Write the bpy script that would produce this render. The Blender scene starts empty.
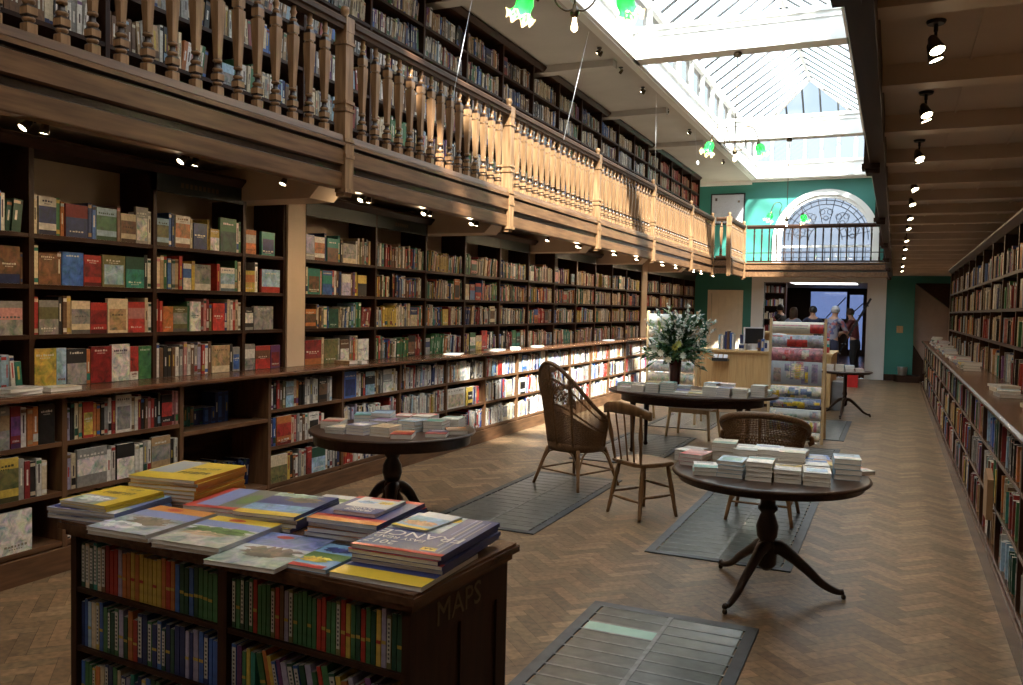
import bpy, math, random
from mathutils import Vector, Matrix, Euler
PI = math.pi
sc = bpy.context.scene
col = sc.collection
random.seed(7)

# ------------------------------------------------------------------ materials
def new_mat(name):
    m = bpy.data.materials.new(name); m.use_nodes = True
    nt = m.node_tree
    for n in list(nt.nodes):
        if n.type == 'BSDF_PRINCIPLED': b = n
    return m, nt, b

def noise_color(nt, c1, c2, scale, stretch=(1, 1, 1), detail=4, lo=.35, hi=.65, coord='Object'):
    tc = nt.nodes.new('ShaderNodeTexCoord'); mp = nt.nodes.new('ShaderNodeMapping')
    mp.inputs['Scale'].default_value = stretch
    nt.links.new(tc.outputs[coord], mp.inputs[0])
    n = nt.nodes.new('ShaderNodeTexNoise'); n.inputs['Scale'].default_value = scale; n.inputs['Detail'].default_value = detail
    nt.links.new(mp.outputs[0], n.inputs['Vector'])
    r = nt.nodes.new('ShaderNodeValToRGB'); r.color_ramp.elements[0].position = lo; r.color_ramp.elements[1].position = hi
    r.color_ramp.elements[0].color = (*c1, 1); r.color_ramp.elements[1].color = (*c2, 1)
    nt.links.new(n.outputs['Fac'], r.inputs[0])
    return r.outputs[0], n.outputs['Fac']

def mat_plain(name, c, rough=.6, metal=0, var=.12, scale=6, bump=0, stretch=(1, 1, 1), spec=None):
    m, nt, b = new_mat(name)
    c1 = tuple(x*(1-var) for x in c); c2 = tuple(min(1, x*(1+var)) for x in c)
    o, f = noise_color(nt, c1, c2, scale, stretch)
    nt.links.new(o, b.inputs['Base Color'])
    b.inputs['Roughness'].default_value = rough; b.inputs['Metallic'].default_value = metal
    if spec is not None: b.inputs['Specular IOR Level'].default_value = spec
    if bump:
        bp = nt.nodes.new('ShaderNodeBump'); bp.inputs['Strength'].default_value = bump; bp.inputs['Distance'].default_value = .01
        nt.links.new(f, bp.inputs['Height']); nt.links.new(bp.outputs[0], b.inputs['Normal'])
    return m

def mat_wood(name, c1, c2, rough=.4, scale=5, stretch=(6, .7, 6), bump=.05, spec=.4):
    m, nt, b = new_mat(name)
    o, f = noise_color(nt, c1, c2, scale, stretch, 6, .3, .7)
    nt.links.new(o, b.inputs['Base Color']); b.inputs['Roughness'].default_value = rough
    b.inputs['Specular IOR Level'].default_value = spec
    bp = nt.nodes.new('ShaderNodeBump'); bp.inputs['Strength'].default_value = bump; bp.inputs['Distance'].default_value = .01
    nt.links.new(f, bp.inputs['Height']); nt.links.new(bp.outputs[0], b.inputs['Normal'])
    return m

def mat_attr(name, rough=.5, noise=.25, scale=14, stretch=(1, 1, 1), spec=.4):
    m, nt, b = new_mat(name)
    a = nt.nodes.new('ShaderNodeAttribute'); a.attribute_name = 'Col'
    o, f = noise_color(nt, (1-noise,)*3, (1, 1, 1), scale, stretch, 3)
    mx = nt.nodes.new('ShaderNodeMix'); mx.data_type = 'RGBA'; mx.blend_type = 'MULTIPLY'; mx.inputs[0].default_value = 1
    nt.links.new(a.outputs['Color'], mx.inputs[6]); nt.links.new(o, mx.inputs[7])
    nt.links.new(mx.outputs[2], b.inputs['Base Color'])
    b.inputs['Roughness'].default_value = rough; b.inputs['Specular IOR Level'].default_value = spec
    return m

def mat_emit(name, c, s):
    m, nt, b = new_mat(name)
    b.inputs['Base Color'].default_value = (*c, 1)
    b.inputs['Emission Color'].default_value = (*c, 1); b.inputs['Emission Strength'].default_value = s
    return m

def mat_pane(name, c, gloss=.06, diffuse=0, dc=(.8, .8, .8)):
    m, nt, b = new_mat(name); nt.nodes.remove(b)
    out = [n for n in nt.nodes if n.type == 'OUTPUT_MATERIAL'][0]
    t = nt.nodes.new('ShaderNodeBsdfTransparent'); t.inputs[0].default_value = (*c, 1)
    g = nt.nodes.new('ShaderNodeBsdfGlossy'); g.inputs['Roughness'].default_value = .05
    mx = nt.nodes.new('ShaderNodeMixShader'); mx.inputs[0].default_value = gloss
    nt.links.new(t.outputs[0], mx.inputs[1]); nt.links.new(g.outputs[0], mx.inputs[2])
    last = mx
    if diffuse:
        d = nt.nodes.new('ShaderNodeBsdfTranslucent'); d.inputs[0].default_value = (*dc, 1)
        m2 = nt.nodes.new('ShaderNodeMixShader'); m2.inputs[0].default_value = diffuse
        nt.links.new(mx.outputs[0], m2.inputs[1]); nt.links.new(d.outputs[0], m2.inputs[2]); last = m2
    nt.links.new(last.outputs[0], out.inputs[0])
    return m

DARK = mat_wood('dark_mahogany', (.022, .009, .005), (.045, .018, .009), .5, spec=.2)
DARKX = mat_wood('dark_mahogany_upright', (.022, .009, .005), (.045, .018, .009), .5, stretch=(6, 6, .7), spec=.2)
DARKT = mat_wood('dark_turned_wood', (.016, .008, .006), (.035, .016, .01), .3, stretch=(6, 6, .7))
TABLE = mat_wood('table_wood', (.024, .012, .008), (.05, .024, .015), .3, spec=.25)
SHELFM = mat_wood('shelf_wood', (.07, .032, .015), (.16, .08, .038), .45)
BACKM = mat_wood('shelf_back_wood', (.03, .014, .008), (.07, .035, .018), .6, spec=.2)
SHELFU = mat_wood('shelf_upright_wood', (.07, .032, .015), (.16, .08, .038), .45, stretch=(6, 6, .7))
WORK = mat_wood('worktop_wood', (.05, .02, .01), (.12, .055, .028), .25)
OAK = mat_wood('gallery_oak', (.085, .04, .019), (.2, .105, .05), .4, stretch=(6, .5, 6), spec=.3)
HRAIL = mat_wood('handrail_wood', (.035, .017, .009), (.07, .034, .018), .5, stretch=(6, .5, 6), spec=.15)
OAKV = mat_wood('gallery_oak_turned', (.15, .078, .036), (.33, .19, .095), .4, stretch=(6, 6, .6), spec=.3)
COUNT = mat_wood('counter_beech', (.5, .31, .13), (.62, .42, .2), .45, stretch=(14, 14, .5))
PALE = mat_wood('pale_beech', (.55, .38, .2), (.68, .5, .28), .45, stretch=(6, 6, .8))
CHAIRW = mat_wood('chair_wood', (.12, .06, .024), (.24, .128, .055), .35, stretch=(6, 6, .8))
CANE = mat_wood('cane_weave', (.095, .047, .021), (.215, .115, .054), .5, scale=30, stretch=(3, 3, 3), bump=.4)
CREAM = mat_plain('cream_paint', (.56, .43, .31), .6, var=.05, scale=2)
WHITEW = mat_plain('white_paint', (.8, .8, .78), .5, var=.03, scale=2)
CEIL = mat_plain('ceiling_paint', (.5, .465, .42), .6, var=.05, scale=1.5)
SOFF = mat_plain('soffit_boards', (.62, .5, .39), .6, var=.08, scale=2)
PINKW = mat_plain('pinkish_plaster', (.45, .34, .29), .7, var=.05)
TEAL = mat_plain('teal_paint', (.035, .2, .165), .5, var=.06, scale=1.5)
DTEAL = mat_plain('dark_teal_panel', (.008, .022, .02), .5, var=.1)
GOLD = mat_plain('gold_leaf', (.42, .28, .1), .4, metal=.5)
GOLDD = mat_plain('dull_gilt', (.11, .075, .035), .5, metal=.3)
LEAD = mat_plain('dark_metal', (.03, .03, .035), .4, metal=.6)
BRONZE = mat_plain('bronze', (.09, .065, .04), .35, metal=.9)
STEEL = mat_plain('brushed_steel', (.5, .5, .5), .3, metal=1)
BLACK = mat_plain('black_plastic', (.015, .015, .017), .4)
GREY = mat_plain('grey_plastic', (.25, .26, .28), .5)
SILVER = mat_plain('pale_plastic', (.7, .7, .72), .4)
BOOK = mat_attr('printed_cover', .42, .3, 40)
PRINT = mat_attr('printed_sheet', .3, .1, 30)
def mat_art(name):
    m, nt, b = new_mat(name)
    a = nt.nodes.new('ShaderNodeAttribute'); a.attribute_name = 'Col'
    tc = nt.nodes.new('ShaderNodeTexCoord'); oi = nt.nodes.new('ShaderNodeObjectInfo'); ad = nt.nodes.new('ShaderNodeVectorMath'); ad.operation = 'ADD'
    sc_ = nt.nodes.new('ShaderNodeVectorMath'); sc_.operation = 'SCALE'; sc_.inputs['Scale'].default_value = 37
    cb = nt.nodes.new('ShaderNodeCombineXYZ'); nt.links.new(oi.outputs['Random'], cb.inputs[0]); nt.links.new(oi.outputs['Random'], cb.inputs[1]); nt.links.new(cb.outputs[0], sc_.inputs[0])
    nt.links.new(tc.outputs['Object'], ad.inputs[0]); nt.links.new(sc_.outputs[0], ad.inputs[1])
    n = nt.nodes.new('ShaderNodeTexNoise'); n.inputs['Scale'].default_value = 17; n.inputs['Detail'].default_value = 5; n.inputs['Roughness'].default_value = .65; n.inputs['Distortion'].default_value = .6
    nt.links.new(ad.outputs[0], n.inputs['Vector'])
    mr = nt.nodes.new('ShaderNodeVectorMath'); mr.operation = 'MULTIPLY_ADD'; mr.inputs[1].default_value = (3.2, 3.2, 3.2); mr.inputs[2].default_value = (-.75, -.75, -.75)
    mc_ = nt.nodes.new('ShaderNodeMix'); mc_.data_type = 'RGBA'; mc_.inputs[0].default_value = .3
    nt.links.new(n.outputs['Fac'], mc_.inputs[6]); nt.links.new(n.outputs['Color'], mc_.inputs[7]); nt.links.new(mc_.outputs[2], mr.inputs[0])
    mxm = nt.nodes.new('ShaderNodeVectorMath'); mxm.operation = 'MAXIMUM'; mxm.inputs[1].default_value = (.12, .12, .12); nt.links.new(mr.outputs[0], mxm.inputs[0])
    mx = nt.nodes.new('ShaderNodeVectorMath'); mx.operation = 'MULTIPLY'
    nt.links.new(a.outputs['Color'], mx.inputs[0]); nt.links.new(mxm.outputs[0], mx.inputs[1])
    mn = nt.nodes.new('ShaderNodeVectorMath'); mn.operation = 'MINIMUM'; mn.inputs[1].default_value = (.8, .8, .8); nt.links.new(mx.outputs[0], mn.inputs[0])
    nt.links.new(mn.outputs[0], b.inputs['Base Color']); b.inputs['Roughness'].default_value = .35
    return m
ART = mat_art('cover_picture')
PAGES = mat_plain('page_edges', (.74, .71, .66), .8, var=.15, scale=300, stretch=(.02, .02, 3))
FLOOR = mat_attr('parquet_block', .42, .38, 9, (3, 3, 1), .22)
GAP = mat_plain('floor_joint', (.05, .03, .018), .8)
GRFRAME = mat_plain('grating_frame', (.045, .05, .058), .5, metal=.4, var=.3, scale=9)
GRGLASS = mat_plain('grating_glass', (.048, .057, .056), .28, var=.35, scale=12, bump=.2)
GRGLASS2 = mat_plain('grating_glass_new', (.3, .5, .45), .25, var=.1)
GRBAR = mat_plain('grating_bar', (.14, .15, .15), .45, var=.3, scale=20)
BULB = mat_emit('warm_bulb', (1, .78, .45), 14)
BULBW = mat_emit('lamp_lens', (1, .83, .55), 18)
TUBE = mat_emit('ceiling_light_panel', (1, .97, .92), 4)
GLASS = mat_pane('roof_glass', (.86, .93, .95), .05)
SHOPGL = mat_pane('shop_glass', (.20, .23, .32), .05)
OPAL_FILL = mat_pane('opal_fill_glass', (.02, .02, .02), .05, .9, (.26, .26, .25))
STAIN = mat_pane('leaded_glass', (.09, .11, .14), .05, .25, (.3, .34, .4))
SKIN = mat_plain('skin', (.45, .25, .17), .5)
VASE = mat_plain('dark_red_vase', (.05, .012, .01), .15)
LEAF = mat_attr('leaf', .45, .3, 30)
PETAL = mat_attr('petal', .6, .15, 30)

def mat_shade():
    m, nt, b = new_mat('green_glass_shade')
    a = nt.nodes.new('ShaderNodeAttribute'); a.attribute_name = 'Col'
    nt.links.new(a.outputs['Color'], b.inputs['Base Color']); b.inputs['Roughness'].default_value = .2
    out = [n for n in nt.nodes if n.type == 'OUTPUT_MATERIAL'][0]
    t = nt.nodes.new('ShaderNodeBsdfTranslucent'); nt.links.new(a.outputs['Color'], t.inputs[0])
    mx = nt.nodes.new('ShaderNodeMixShader'); mx.inputs[0].default_value = .6
    nt.links.new(b.outputs[0], mx.inputs[1]); nt.links.new(t.outputs[0], mx.inputs[2]); nt.links.new(mx.outputs[0], out.inputs[0])
    return m
SHADE = mat_shade()

# ------------------------------------------------------------------ mesh builder
class MB:
    def __init__(s): s.v = []; s.f = []; s.c = []; s.m = []; s.s = []
    def add(s, vs, fs, c=(1, 1, 1), m=0, smooth=False, M=None):
        n = len(s.v)
        if M is not None: vs = [M @ Vector(p) for p in vs]
        s.v.extend(tuple(p) for p in vs)
        many = isinstance(c, list)
        for i, f in enumerate(fs):
            s.f.append(tuple(n+k for k in f)); s.c.append(c[i] if many else c); s.m.append(m); s.s.append(smooth)
    def box(s, x0, x1, y0, y1, z0, z1, c=(1, 1, 1), m=0, M=None):
        s.add([(x0, y0, z0), (x1, y0, z0), (x1, y1, z0), (x0, y1, z0), (x0, y0, z1), (x1, y0, z1), (x1, y1, z1), (x0, y1, z1)],
              [(0, 3, 2, 1), (4, 5, 6, 7), (0, 1, 5, 4), (1, 2, 6, 5), (2, 3, 7, 6), (3, 0, 4, 7)], c, m, False, M)
    def lathe(s, prof, cx=0, cy=0, n=16, c=(1, 1, 1), m=0, smooth=True, rot=0, M=None, cap=True, wave=None):
        vs = []; fs = []
        for k, (r, z) in enumerate(prof):
            for i in range(n):
                a = rot+2*PI*i/n
                rr = r*(wave(k, a) if wave else 1)
                vs.append((cx+rr*math.cos(a), cy+rr*math.sin(a), z))
        for k in range(len(prof)-1):
            for i in range(n):
                j = (i+1) % n
                fs.append((k*n+i, k*n+j, (k+1)*n+j, (k+1)*n+i))
        s.add(vs, fs, c, m, smooth, M)
        if cap:
            s.add([vs[i] for i in range(n)], [tuple(reversed(range(n)))], c, m, False, M)
            b = (len(prof)-1)*n
            s.add([vs[b+i] for i in range(n)], [tuple(range(n))], c, m, False, M)
    def tube(s, pts, r, n=8, c=(1, 1, 1), m=0, closed=False, flat=1.0):
        pts = [Vector(p) for p in pts]
        N = len(pts); rs = r if isinstance(r, (list, tuple)) else [r]*N
        vs = []; prev = None
        for i, p in enumerate(pts):
            if closed: d = pts[(i+1) % N]-pts[i-1]
            else: d = pts[min(i+1, N-1)]-pts[max(i-1, 0)]
            d.normalize()
            if prev is None:
                u = d.orthogonal().normalized()
            else:
                u = prev-d*prev.dot(d)
                if u.length < 1e-6: u = d.orthogonal()
                u.normalize()
            prev = u; w = d.cross(u)
            for k in range(n):
                a = 2*PI*k/n
                vs.append(p+u*math.cos(a)*rs[i]+w*math.sin(a)*rs[i]*flat)
        fs = []
        for i in range(N if closed else N-1):
            for k in range(n):
                j = (i+1) % N
                fs.append((i*n+k, i*n+(k+1) % n, j*n+(k+1) % n, j*n+k))
        if not closed: fs += [tuple(reversed(range(n))), tuple((N-1)*n+k for k in range(n))]
        s.add(vs, fs, c, m, True)
    def prism(s, poly, axis, a0, a1, c=(1, 1, 1), m=0, M=None, smooth=False):
        n = len(poly)
        def pt(p, a):
            return {'x': (a, p[0], p[1]), 'y': (p[0], a, p[1]), 'z': (p[0], p[1], a)}[axis]
        vs = [pt(p, a0) for p in poly]+[pt(p, a1) for p in poly]
        s.add(vs, [(i, (i+1) % n, n+(i+1) % n, n+i) for i in range(n)], c, m, smooth, M)
        s.add(vs[:n], [tuple(reversed(range(n)))], c, m, False, M); s.add(vs[n:], [tuple(range(n))], c, m, False, M)
    def build(s, name, mats, parent=None, org=(0, 0, 0), rotz=0, fixn=True, loc=None):
        me = bpy.data.meshes.new(name)
        ox, oy, oz = org if loc is None else (0, 0, 0)
        if loc is not None: org = loc
        me.from_pydata([(x-ox, y-oy, z-oz) for x, y, z in s.v], [], s.f)
        if not isinstance(mats, (list, tuple)): mats = [mats]
        for k in mats: me.materials.append(k)
        me.polygons.foreach_set('material_index', s.m)
        me.polygons.foreach_set('use_smooth', s.s)
        if any(c != (1, 1, 1) for c in s.c[:400]) or any(c != (1, 1, 1) for c in s.c[-50:]):
            at = me.color_attributes.new('Col', 'FLOAT_COLOR', 'CORNER')
            buf = []
            for f, c in zip(s.f, s.c): buf += (c[0], c[1], c[2], 1)*len(f)
            at.data.foreach_set('color', buf)
        me.update()
        if len(s.f) < 60000 and fixn:
            import bmesh
            bm = bmesh.new(); bm.from_mesh(me); bmesh.ops.recalc_face_normals(bm, faces=bm.faces); bm.to_mesh(me); bm.free()
        o = bpy.data.objects.new(name, me); col.objects.link(o)
        if parent: o.parent = parent
        else: o.location = org; o.rotation_euler = (0, 0, rotz)
        return o

def tag(o, label=None, cat=None, group=None, kind=None):
    if label: o['label'] = label
    if cat: o['category'] = cat
    if group: o['group'] = group
    if kind: o['kind'] = kind
    return o
def empty(name, loc=(0, 0, 0), rz=0, label=None, cat=None, group=None, kind=None):
    o = bpy.data.objects.new(name, None); o.empty_display_size = .05; col.objects.link(o)
    o.location = loc; o.rotation_euler = (0, 0, rz)
    return tag(o, label, cat, group, kind)
def kids(o): return [c for c in bpy.data.objects if c.parent == o]
def copy_tree(o, ch=None, loc=None, rz=None):
    ch = ch if ch is not None else kids(o)
    r = o.copy(); col.objects.link(r)
    if loc is not None: r.location = loc
    if rz is not None: r.rotation_euler = (0, 0, rz)
    for c in ch:
        d = c.copy(); col.objects.link(d); d.parent = r
    return r
def struct(mb, name, mat, label=None, cat=None, parent=None, org=(0, 0, 0)):
    o = mb.build(name, mat, parent, org)
    if not parent: tag(o, label, cat, None, 'structure')
    return o
def text(name, s, size, mat, parent, M, ext=.0008, width=None):
    cu = bpy.data.curves.new(name, 'FONT'); cu.body = s; cu.size = size; cu.extrude = ext
    cu.align_x = 'CENTER'; cu.align_y = 'CENTER'; cu.resolution_u = 2
    cu.materials.append(mat)
    tmp = bpy.data.objects.new(name, cu); col.objects.link(tmp)
    bpy.context.view_layer.update()
    me = bpy.data.meshes.new_from_object(tmp.evaluated_get(bpy.context.evaluated_depsgraph_get())); me.name = name
    bpy.data.objects.remove(tmp)
    o = bpy.data.objects.new(name, me); col.objects.link(o)
    if parent: o.parent = parent
    o.matrix_local = M
    if width: o.scale = (width, 1, 1)
    return o
def frame(origin, xdir, ydir):
    x = Vector(xdir).normalized(); y = Vector(ydir).normalized(); z = x.cross(y)
    return Matrix(((x.x, y.x, z.x, origin[0]), (x.y, y.y, z.y, origin[1]), (x.z, y.z, z.z, origin[2]), (0, 0, 0, 1)))

# ------------------------------------------------------------------ camera (solved from the room's vanishing lines)
F = 841.656; CX, CY = 511.5, 342.5
def nrm(v):
    l = math.sqrt(sum(a*a for a in v)); return tuple(a/l for a in v)
dY = nrm((895-CX, 315-CY, F)); dX = nrm((-( -1341-CX), -(268-CY), -F))
dZ = nrm((dX[1]*dY[2]-dX[2]*dY[1], dX[2]*dY[0]-dX[0]*dY[2], dX[0]*dY[1]-dX[1]*dY[0]))
if dZ[1] > 0: dZ = tuple(-a for a in dZ)
RM = (dX, dY, dZ)
CAM = Vector((0, 0, 1.7))
right = Vector([r[0] for r in RM]); down = Vector([r[1] for r in RM]); fwd = Vector([r[2] for r in RM])
cd = bpy.data.cameras.new('camera'); cd.sensor_width = 36; cd.lens = F/1023*36; cd.clip_start = .05; cd.clip_end = 300
cam = bpy.data.objects.new('camera', cd); col.objects.link(cam)
up = -down; back = -fwd
cam.matrix_world = Matrix(((right.x, up.x, back.x, CAM.x), (right.y, up.y, back.y, CAM.y), (right.z, up.z, back.z, CAM.z), (0, 0, 0, 1)))
sc.camera = cam
def pix(p):
    d = Vector(p)-CAM; z = d.dot(fwd)
    if z < .05: return None
    return CX+F*d.dot(right)/z, CY+F*d.dot(down)/z, z

# ------------------------------------------------------------------ dimensions
XL, XR = -5.3, 1.25                  # side walls
YF, YB = -3.0, 23.95                 # front (behind the camera) and back wall
ZC = 5.3                             # ceiling
GX, GZ = -4.0, 2.98                  # left gallery front, floor
RGX = -.2                           # right gallery front
POST = [2.48+3.12*k for k in range(6)]   # 2.48 ... 18.08
JOGY, JOGX, BALY = 20.4, -3.6, 22.5
SKX0, SKX1, SKY0, SKY1 = -3.58, -.66, 5.0, 23.6

# ------------------------------------------------------------------ floor
def floor():
    g = MB(); g.box(XL-.2, XR+.2, YF, 24.2, -.1, -.004)
    base = struct(g, 'floor', GAP, 'worn herringbone oak parquet floor running the length of the shop', 'floor')
    b = MB(); L, W, n = .30, .075, 4
    r = random.Random(3); c45 = math.sqrt(.5)
    def put(i, j, w, h):
        pts = [(i, j), (i+w, j), (i+w, j+h), (i, j+h)]; e = .012
        pts = [(i+e, j+e), (i+w-e, j+e), (i+w-e, j+h-e), (i+e, j+h-e)]
        q = [((a*W-b_*W)*c45-2.0, (a*W+b_*W)*c45+9.0) for a, b_ in pts]
        cx = sum(p[0] for p in q)/4; cy = sum(p[1] for p in q)/4
        if cx < -4.75 or cx > .75 or cy < .3 or cy > 24.05: return
        k = r.uniform(.62, 1.25); t = r.random()
        hb = 1.08 if w > 1 else .92
        cc = (.215*k*hb, (.13+.016*t)*k*hb, (.07+.013*t)*k*hb)
        b.add([(x, y, 0) for x, y in q], [(0, 1, 2, 3)], cc)
    R = 260
    for k in range(-R, R):
        for m in range(-R//(n), R//n):
            x = k+2*n*m; y = k
            cx = (x-y)*W*c45-2; cy = (x+y)*W*c45+9
            if -5.5 < cx < 1.6 and -.3 < cy < 25: put(x, y, n, 1)
            x2 = k+2*n-1+2*n*m
            cx = (x2-y)*W*c45-2; cy = (x2+y)*W*c45+9
            if -5.5 < cx < 1.6 and -.6 < cy < 25: put(x2, y, 1, n)
    p = b.build('parquet', FLOOR, base)
floor()

def grating(x0, x1, y0, y1, label, odd=None, pitch=.125):
    o = (x0, y0, 0); t = empty('floor_grating', o, 0, label, 'floor light', 'glass pavement lights set in the parquet')
    w = .06; f = MB()
    for a in ((x0, x1, y0, y0+w), (x0, x1, y1-w, y1), (x0, x0+w, y0+w, y1-w), (x1-w, x1, y0+w, y1-w)): f.box(*a, .0, .009)
    f.build('frame', GRFRAME, t, o)
    g = MB(); n = round((y1-y0-2*w)/pitch); s = (y1-y0-2*w)/n; xm = (x0+x1)/2
    lights = MB()
    for i in range(n):
        for k, (a, b) in enumerate(((x0+w+.012, xm-.012), (xm+.012, x1-w-.012))):
            ya = y0+w+i*s
            if odd and (i, k) == odd: lights.box(a, b, ya+.009, ya+s-.009, 0, .0085)
            else: g.box(a, b, ya+.009, ya+s-.009, 0, .007)
    g.build('glass_block', GRGLASS, t, o)
    if lights.v: tag(lights.build('replacement_glass_block', GRGLASS2, t, o), 'pale blue green replacement block')
    bb = MB()
    for i in range(n+1): bb.box(x0+w, x1-w, y0+w+i*s-.009, y0+w+i*s+.009, 0, .0085)
    bb.box(xm-.012, xm+.012, y0+w, y1-w, .0, .0095)
    bb.build('bar', GRBAR, t, o)
grating(-1.52, -.6, 2.75, 4.6, 'grey glass floor grating with one pale turquoise block, nearest the map case', (11, 0), .12)
grating(-1.54, -.56, 5.72, 8.0, 'grey glass floor grating behind the front round table, under the low wicker chair')
grating(-3.33, -2.4, 5.75, 8.0, 'grey glass floor grating under the high-backed wicker chair')
grating(-3.3, -2.35, 8.9, 11.2, 'grey glass floor grating under the long oval table')
grating(-1.54, -.56, 8.9, 11.2, 'grey glass floor grating in front of the gift wrap rack by the counter')
grating(-3.3, -2.35, 12.0, 14.3, 'grey glass floor grating under the pale wooden stool')
grating(-1.54, -.56, 12.0, 14.3, 'grey glass floor grating under the small far tripod table')

# ------------------------------------------------------------------ shell
b = MB(); b.box(XL-.15, XL, YF, 33, 0, 7.2); struct(b, 'wall_left', CREAM, 'cream painted long wall behind the wooden shelving', 'wall')
b = MB(); b.box(XR, XR+.15, YF, 33, 0, 7.2); struct(b, 'wall_right', CREAM, 'cream painted long wall behind the aisle shelving', 'wall')
b = MB(); b.box(XL, XR, YF-.15, YF, 0, 7.2); struct(b, 'wall_front', CREAM, 'cream end wall of the hall', 'wall')
# ceiling around the skylight
b = MB(); b.box(XL, SKX0-.12, YF, YB, ZC, ZC+.15); b.box(SKX1+.12, XR, YF, YB, ZC, ZC+.15)
b.box(SKX0-.12, SKX1+.12, YF, -1.5, ZC, ZC+.15); b.box(SKX0-.12, SKX1+.12, 4.5, SKY0-.12, ZC, ZC+.15); b.box(SKX0-.12, -3.3, -1.5, 4.5, ZC, ZC+.15); b.box(-.9, SKX1+.12, -1.5, 4.5, ZC, ZC+.15); b.box(SKX0-.12, SKX1+.12, SKY1+.12, YB, ZC, ZC+.15)
struct(b, 'ceiling', CEIL, 'plain cream ceiling each side of the long skylight', 'ceiling')
# back wall: arched window above, wide opening and door below
AX, AR, AZ, ASILL = -1.77, 1.22, 3.66, 3.05
OX0, OX1, OZ = -3.3, -.68, 2.55
DX0, DX1, DZt = -4.72, -3.95, 2.2
b = MB()
T0, T1 = YB, YB+.2
b.box(XL, AX-AR, T0, T1, OZ, ZC+.0); b.box(AX+AR, XR, T0, T1, OZ, ZC); b.box(AX-AR, AX+AR, T0, T1, OZ, ASILL)
N = 40
for i in range(N):
    a0 = PI-PI*i/N; a1 = PI-PI*(i+1)/N
    xa, xb = AX+AR*math.cos(a0), AX+AR*math.cos(a1); za, zb = AZ+AR*math.sin(a0), AZ+AR*math.sin(a1)
    b.add([(xa, T0, za), (xb, T0, zb), (xb, T0, ZC), (xa, T0, ZC), (xa, T1, za), (xb, T1, zb), (xb, T1, ZC), (xa, T1, ZC)],
          [(0, 1, 2, 3), (7, 6, 5, 4), (0, 4, 5, 1), (3, 2, 6, 7)])
b.box(XL, DX0, T0, T1, 0, OZ); b.box(DX0, DX1, T0, T1, DZt, OZ); b.box(DX1, OX0, T0, T1, 0, OZ); b.box(OX1, .45, T0, T1, 0, OZ)
b.box(.45, XR, T0, T1, 2.5, OZ)
struct(b, 'wall_back', TEAL, 'teal painted end wall with arched window and wide opening', 'wall')
# opening casing: two pale columns and lintel
b = MB(); b.box(OX0-.32, OX0, YB-.06, YB+.24, 0, 2.6); b.box(OX1, OX1+.46, YB-.06, YB+.24, 0, 2.6); b.box(OX0-.32, OX1+.46, YB-.07, YB+.24, OZ-.02, 2.72)
struct(b, 'trim_1', WHITEW, 'off-white columns and lintel around the opening to the front shop', 'door surround')
b = MB(); b.box(DX0-.1, DX0, YB-.05, YB+.02, 0, DZt+.1); b.box(DX1, DX1+.1, YB-.05, YB+.02, 0, DZt+.1); b.box(DX0, DX1, YB-.05, YB+.02, DZt, DZt+.1)
b.box(DX0, DX1, YB+.02, YB+.07, 0, DZt)
for i in range(4): b.box(DX0+.06+i*.18, DX0+.2+i*.18, YB+.005, YB+.03, .2, DZt-.1)
struct(b, 'door_1', mat_plain('door_paint', (.78, .68, .54), .5, var=.04), 'cream panelled door in the teal end wall under the gallery', 'door')
b = MB(); b.box(OX1+.46, .45, YB-.03, YB, 0, .16); struct(b, 'baseboard_back', DARK, 'dark skirting along the foot of the teal wall beside the white column', 'skirting')
# recess right of the teal wall with the underside of a stair
b = MB(); b.box(.45, XR, YB+.3, YB+.4, 0, 2.6); struct(b, 'wall_recess', PINKW, 'pinkish plaster wall in the stair recess past the shelves', 'wall')
b = MB(); b.prism([(.45, 2.52), (1.24, 2.52), (1.24, 1.9)], 'y', YB-.04, YB+.3)
b.prism([(.45, 0), (.7, 0), (.7, .55), (.45, .95)], 'y', YB+.05, YB+.3)
struct(b, 'trim_2', DARK, 'dark wooden stair string and newel crossing the recess', 'stair string')
b = MB(); b.prism([(.02, -.12+YB-.1), (.1, YB-.45), (.3, YB-.5), (.62, YB-.5), (.62, YB-.04), (.02, YB-.04)], 'z', 0, .17)
struct(b, 'trim_3', DARK, 'low dark wooden step at the foot of the stair', 'step')
b = MB(); b.lathe([(.1, .17), (.12, .36), (.125, .38), (.1, .38)], .22, YB-.3, 20)
t = b.build('waste_bin', STEEL, None, (.22, YB-.3, 0)); tag(t, 'small round steel bin standing on the step by the teal wall', 'bin')
b = MB(); b.box(.05, .2, YB-.03, YB, 1.24, 1.42); b.box(.08, .17, YB-.035, YB-.03, 1.28, 1.38); tag(b.build('control_panel', COUNT, None, (.12, YB, 1.3)), 'small beige control panel on the teal wall strip', 'panel')

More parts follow.
